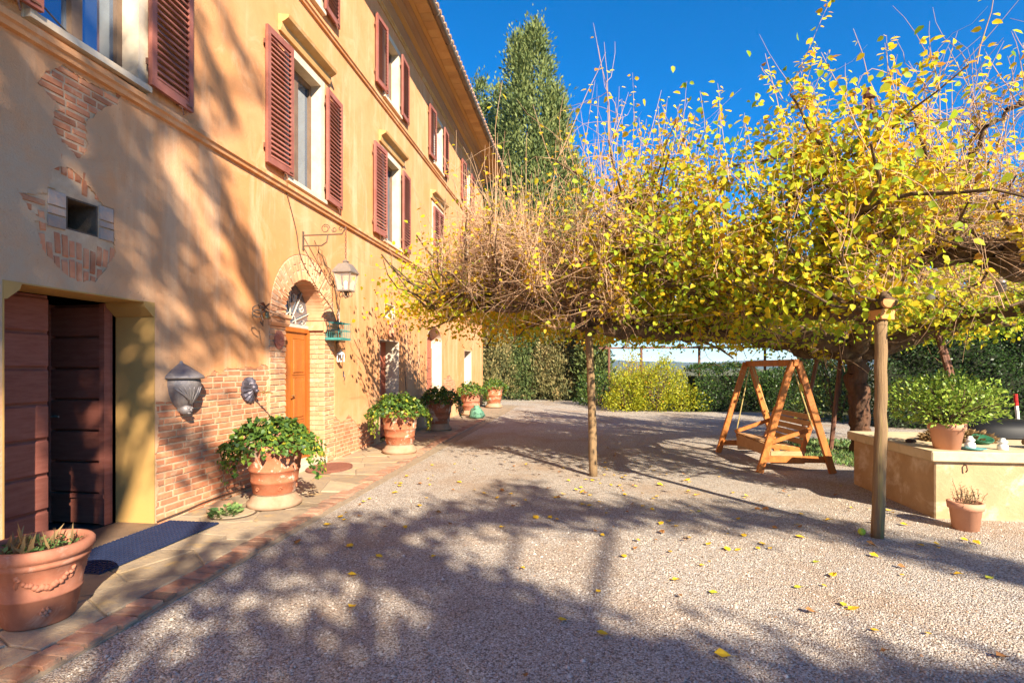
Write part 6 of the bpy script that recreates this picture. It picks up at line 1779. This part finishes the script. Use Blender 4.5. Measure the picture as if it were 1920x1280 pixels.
# ------------------------------------------------------------------ fallen leaves
spots = [(0.74, 3.02), (-1.74, 3.82), (-1.24, 4.29), (0.64, 3.77), (-0.71, 9.33), (-0.7, 6.24), (-0.81, 5.17), (-1.33, 5.19), (-2.05, 4.45), (-1.51, 3.31), (-0.48, 4.13), (-0.3, 2.69), (-0.14, 3.32), (0.1, 3.18), (0.94, 5.08), (0.64, 4.96), (0.99, 4.48), (1.7, 4.1), (0.67, 4.05), (1.43, 3.64), (1.69, 3.79), (1.71, 3.44), (1.73, 3.73), (1.64, 3.19), (3.13, 6.41), (1.48, 4.86), (1.59, 4.88), (0.9, 5.0), (1.47, 5.23), (1.33, 5.25), (1.28, 6.92), (1.97, 6.2), (2.48, 6.94), (2.37, 4.39), (2.8, 4.45), (2.23, 3.21), (2.0, 3.44), (1.23, 6.04), (0.65, 6.18), (0.45, 5.89), (0.1, 7.5), (-0.23, 7.44), (-0.05, 6.74), (-0.46, 6.92), (-1.71, 7.14), (-2.06, 6.92), (-1.89, 6.21), (-1.67, 6.66), (-1.75, 5.04), (2.03, 8.62), (2.14, 8.3), (0.72, 5.21), (0.16, 5.05), (-1.4, 6.7), (3.36, 7.6), (2.84, 6.26), (2.93, 5.15), (3.03, 5.08), (3.46, 5.28), (2.09, 5.57), (0.09, 3.78), (0.32, 4.51)]
for k in range(165):
    cx_, cy_ = random.choice([(0.1, 7.7), (1.5, 5.3), (2.6, 6.0), (-2.3, 6.5), (0.8, 6.5), (1.2, 8.5), (-1.0, 7.0)])
    x, y = max(-2.55, random.gauss(cx_, 0.9)), min(10.5, max(3.6, random.gauss(cy_, 0.9)))
    if (x > 2.2 and y > 7.6) or x > 3.45: continue
    spots.append((x, y))
tv = np.array([(-0.5, 0, 0.012), (-0.30, 0.34, 0.10), (0.1, 0.36, 0.06), (0.5, 0.0, 0.10), (0.1, -0.36, 0.16), (-0.30, -0.34, 0.05), (-0.78, 0.03, 0.06), (-0.5, 0.02, 0.02)])
def fallen(name, mat, curl):
    V = [(x, y, max(0.008, z * curl)) for x, y, z in tv[:6]]
    return MB().add(V, [(0, 1, 2, 3), (0, 3, 4, 5)]).tube([(-0.5, 0, 0.02), (-0.66, 0.04, 0.05), (-0.82, 0.03, 0.02)], 0.012, 3).mesh(name, mat)
yel = plain('fallen yellow', (0.74, 0.46, 0.02), (0.66, 0.36, 0.02), 30, 0.7)
brn = plain('fallen brown', (0.34, 0.15, 0.04), (0.24, 0.10, 0.03), 30, 0.8)
grn = plain('fallen green', (0.36, 0.40, 0.03), (0.46, 0.42, 0.03), 30, 0.7)
FL = {'y': [fallen('fallen_leaf', yel, 1.0), fallen('fallen_leaf', yel, 1.9)], 'b': [fallen('fallen_leaf', brn, 2.4)], 'g': [fallen('fallen_leaf', grn, 0.8)]}
marks = [((0.12, 7.86), 'the lone timber post'), ((2.69, 5.37), 'the post before the cistern'), ((3.0, 9.3), 'the swing'), ((-3.47, 5.6), 'the big ivy urn'), ((-3.36, 9.4), 'the second ivy urn'), ((-3.33, 2.86), 'the garlanded pot'), ((0.6, 2.4), 'the bottom picture edge'), ((3.68, 5.76), 'the orange clay herb pot'), ((-2.75, 7.3), 'the kerb below the round mat')]
ordn = ['closest', 'second closest', 'third closest', 'fourth closest', 'fifth closest', 'sixth closest', 'seventh closest', 'eighth closest', 'ninth closest', 'tenth closest']
teen = ['eleventh', 'twelfth', 'thirteenth', 'fourteenth', 'fifteenth', 'sixteenth', 'seventeenth', 'eighteenth', 'nineteenth', 'twentieth']
ones = ['first', 'second', 'third', 'fourth', 'fifth', 'sixth', 'seventh', 'eighth', 'ninth']
ordn += [q + ' closest' for q in teen]
for tens, whole in (('twenty', 'thirtieth'), ('thirty', 'fortieth'), ('forty', 'fiftieth'), ('fifty', 'sixtieth'), ('sixty', 'seventieth'), ('seventy', 'eightieth'), ('eighty', 'ninetieth')):
    ordn += ['%s-%s closest' % (tens, q) for q in ones] + [whole + ' closest']
LN = {'y': 'yellow fallen mulberry leaf', 'b': 'brown curled fallen leaf', 'g': 'green tinged fallen leaf'}
LG = {'y': 'yellow leaves fallen on the gravel', 'b': 'brown leaves fallen on the gravel', 'g': 'green leaves fallen on the gravel'}
kinds = ['b' if k % 4 == 3 else ('g' if k % 17 == 3 else 'y') for k in range(len(spots))]
near = [min(range(len(marks)), key=lambda j: math.dist(q, marks[j][0])) for q in spots]
for k, (x, y) in enumerate(spots):
    c = kinds[k]
    s_ = random.choice((0.04, 0.048, 0.055, 0.065, 0.08)) * random.uniform(0.9, 1.1) if k else 0.09
    o = link('fallen_leaf', random.choice(FL[c]), None, (x, y, 0.012), (random.uniform(-0.15, 0.15), random.uniform(-0.15, 0.15), random.random() * 6.28), (s_, s_, s_))
    mk_ = marks[near[k]]
    rank = sorted((math.dist(spots[j], mk_[0]), j) for j in range(len(spots)) if kinds[j] == c and near[j] == near[k])
    r_ = [j for _, j in rank].index(k)
    tag(o, '%s, %s of its colour to %s' % (LN[c], ordn[min(r_, len(ordn) - 1)], mk_[1]), 'leaf', LG[c])
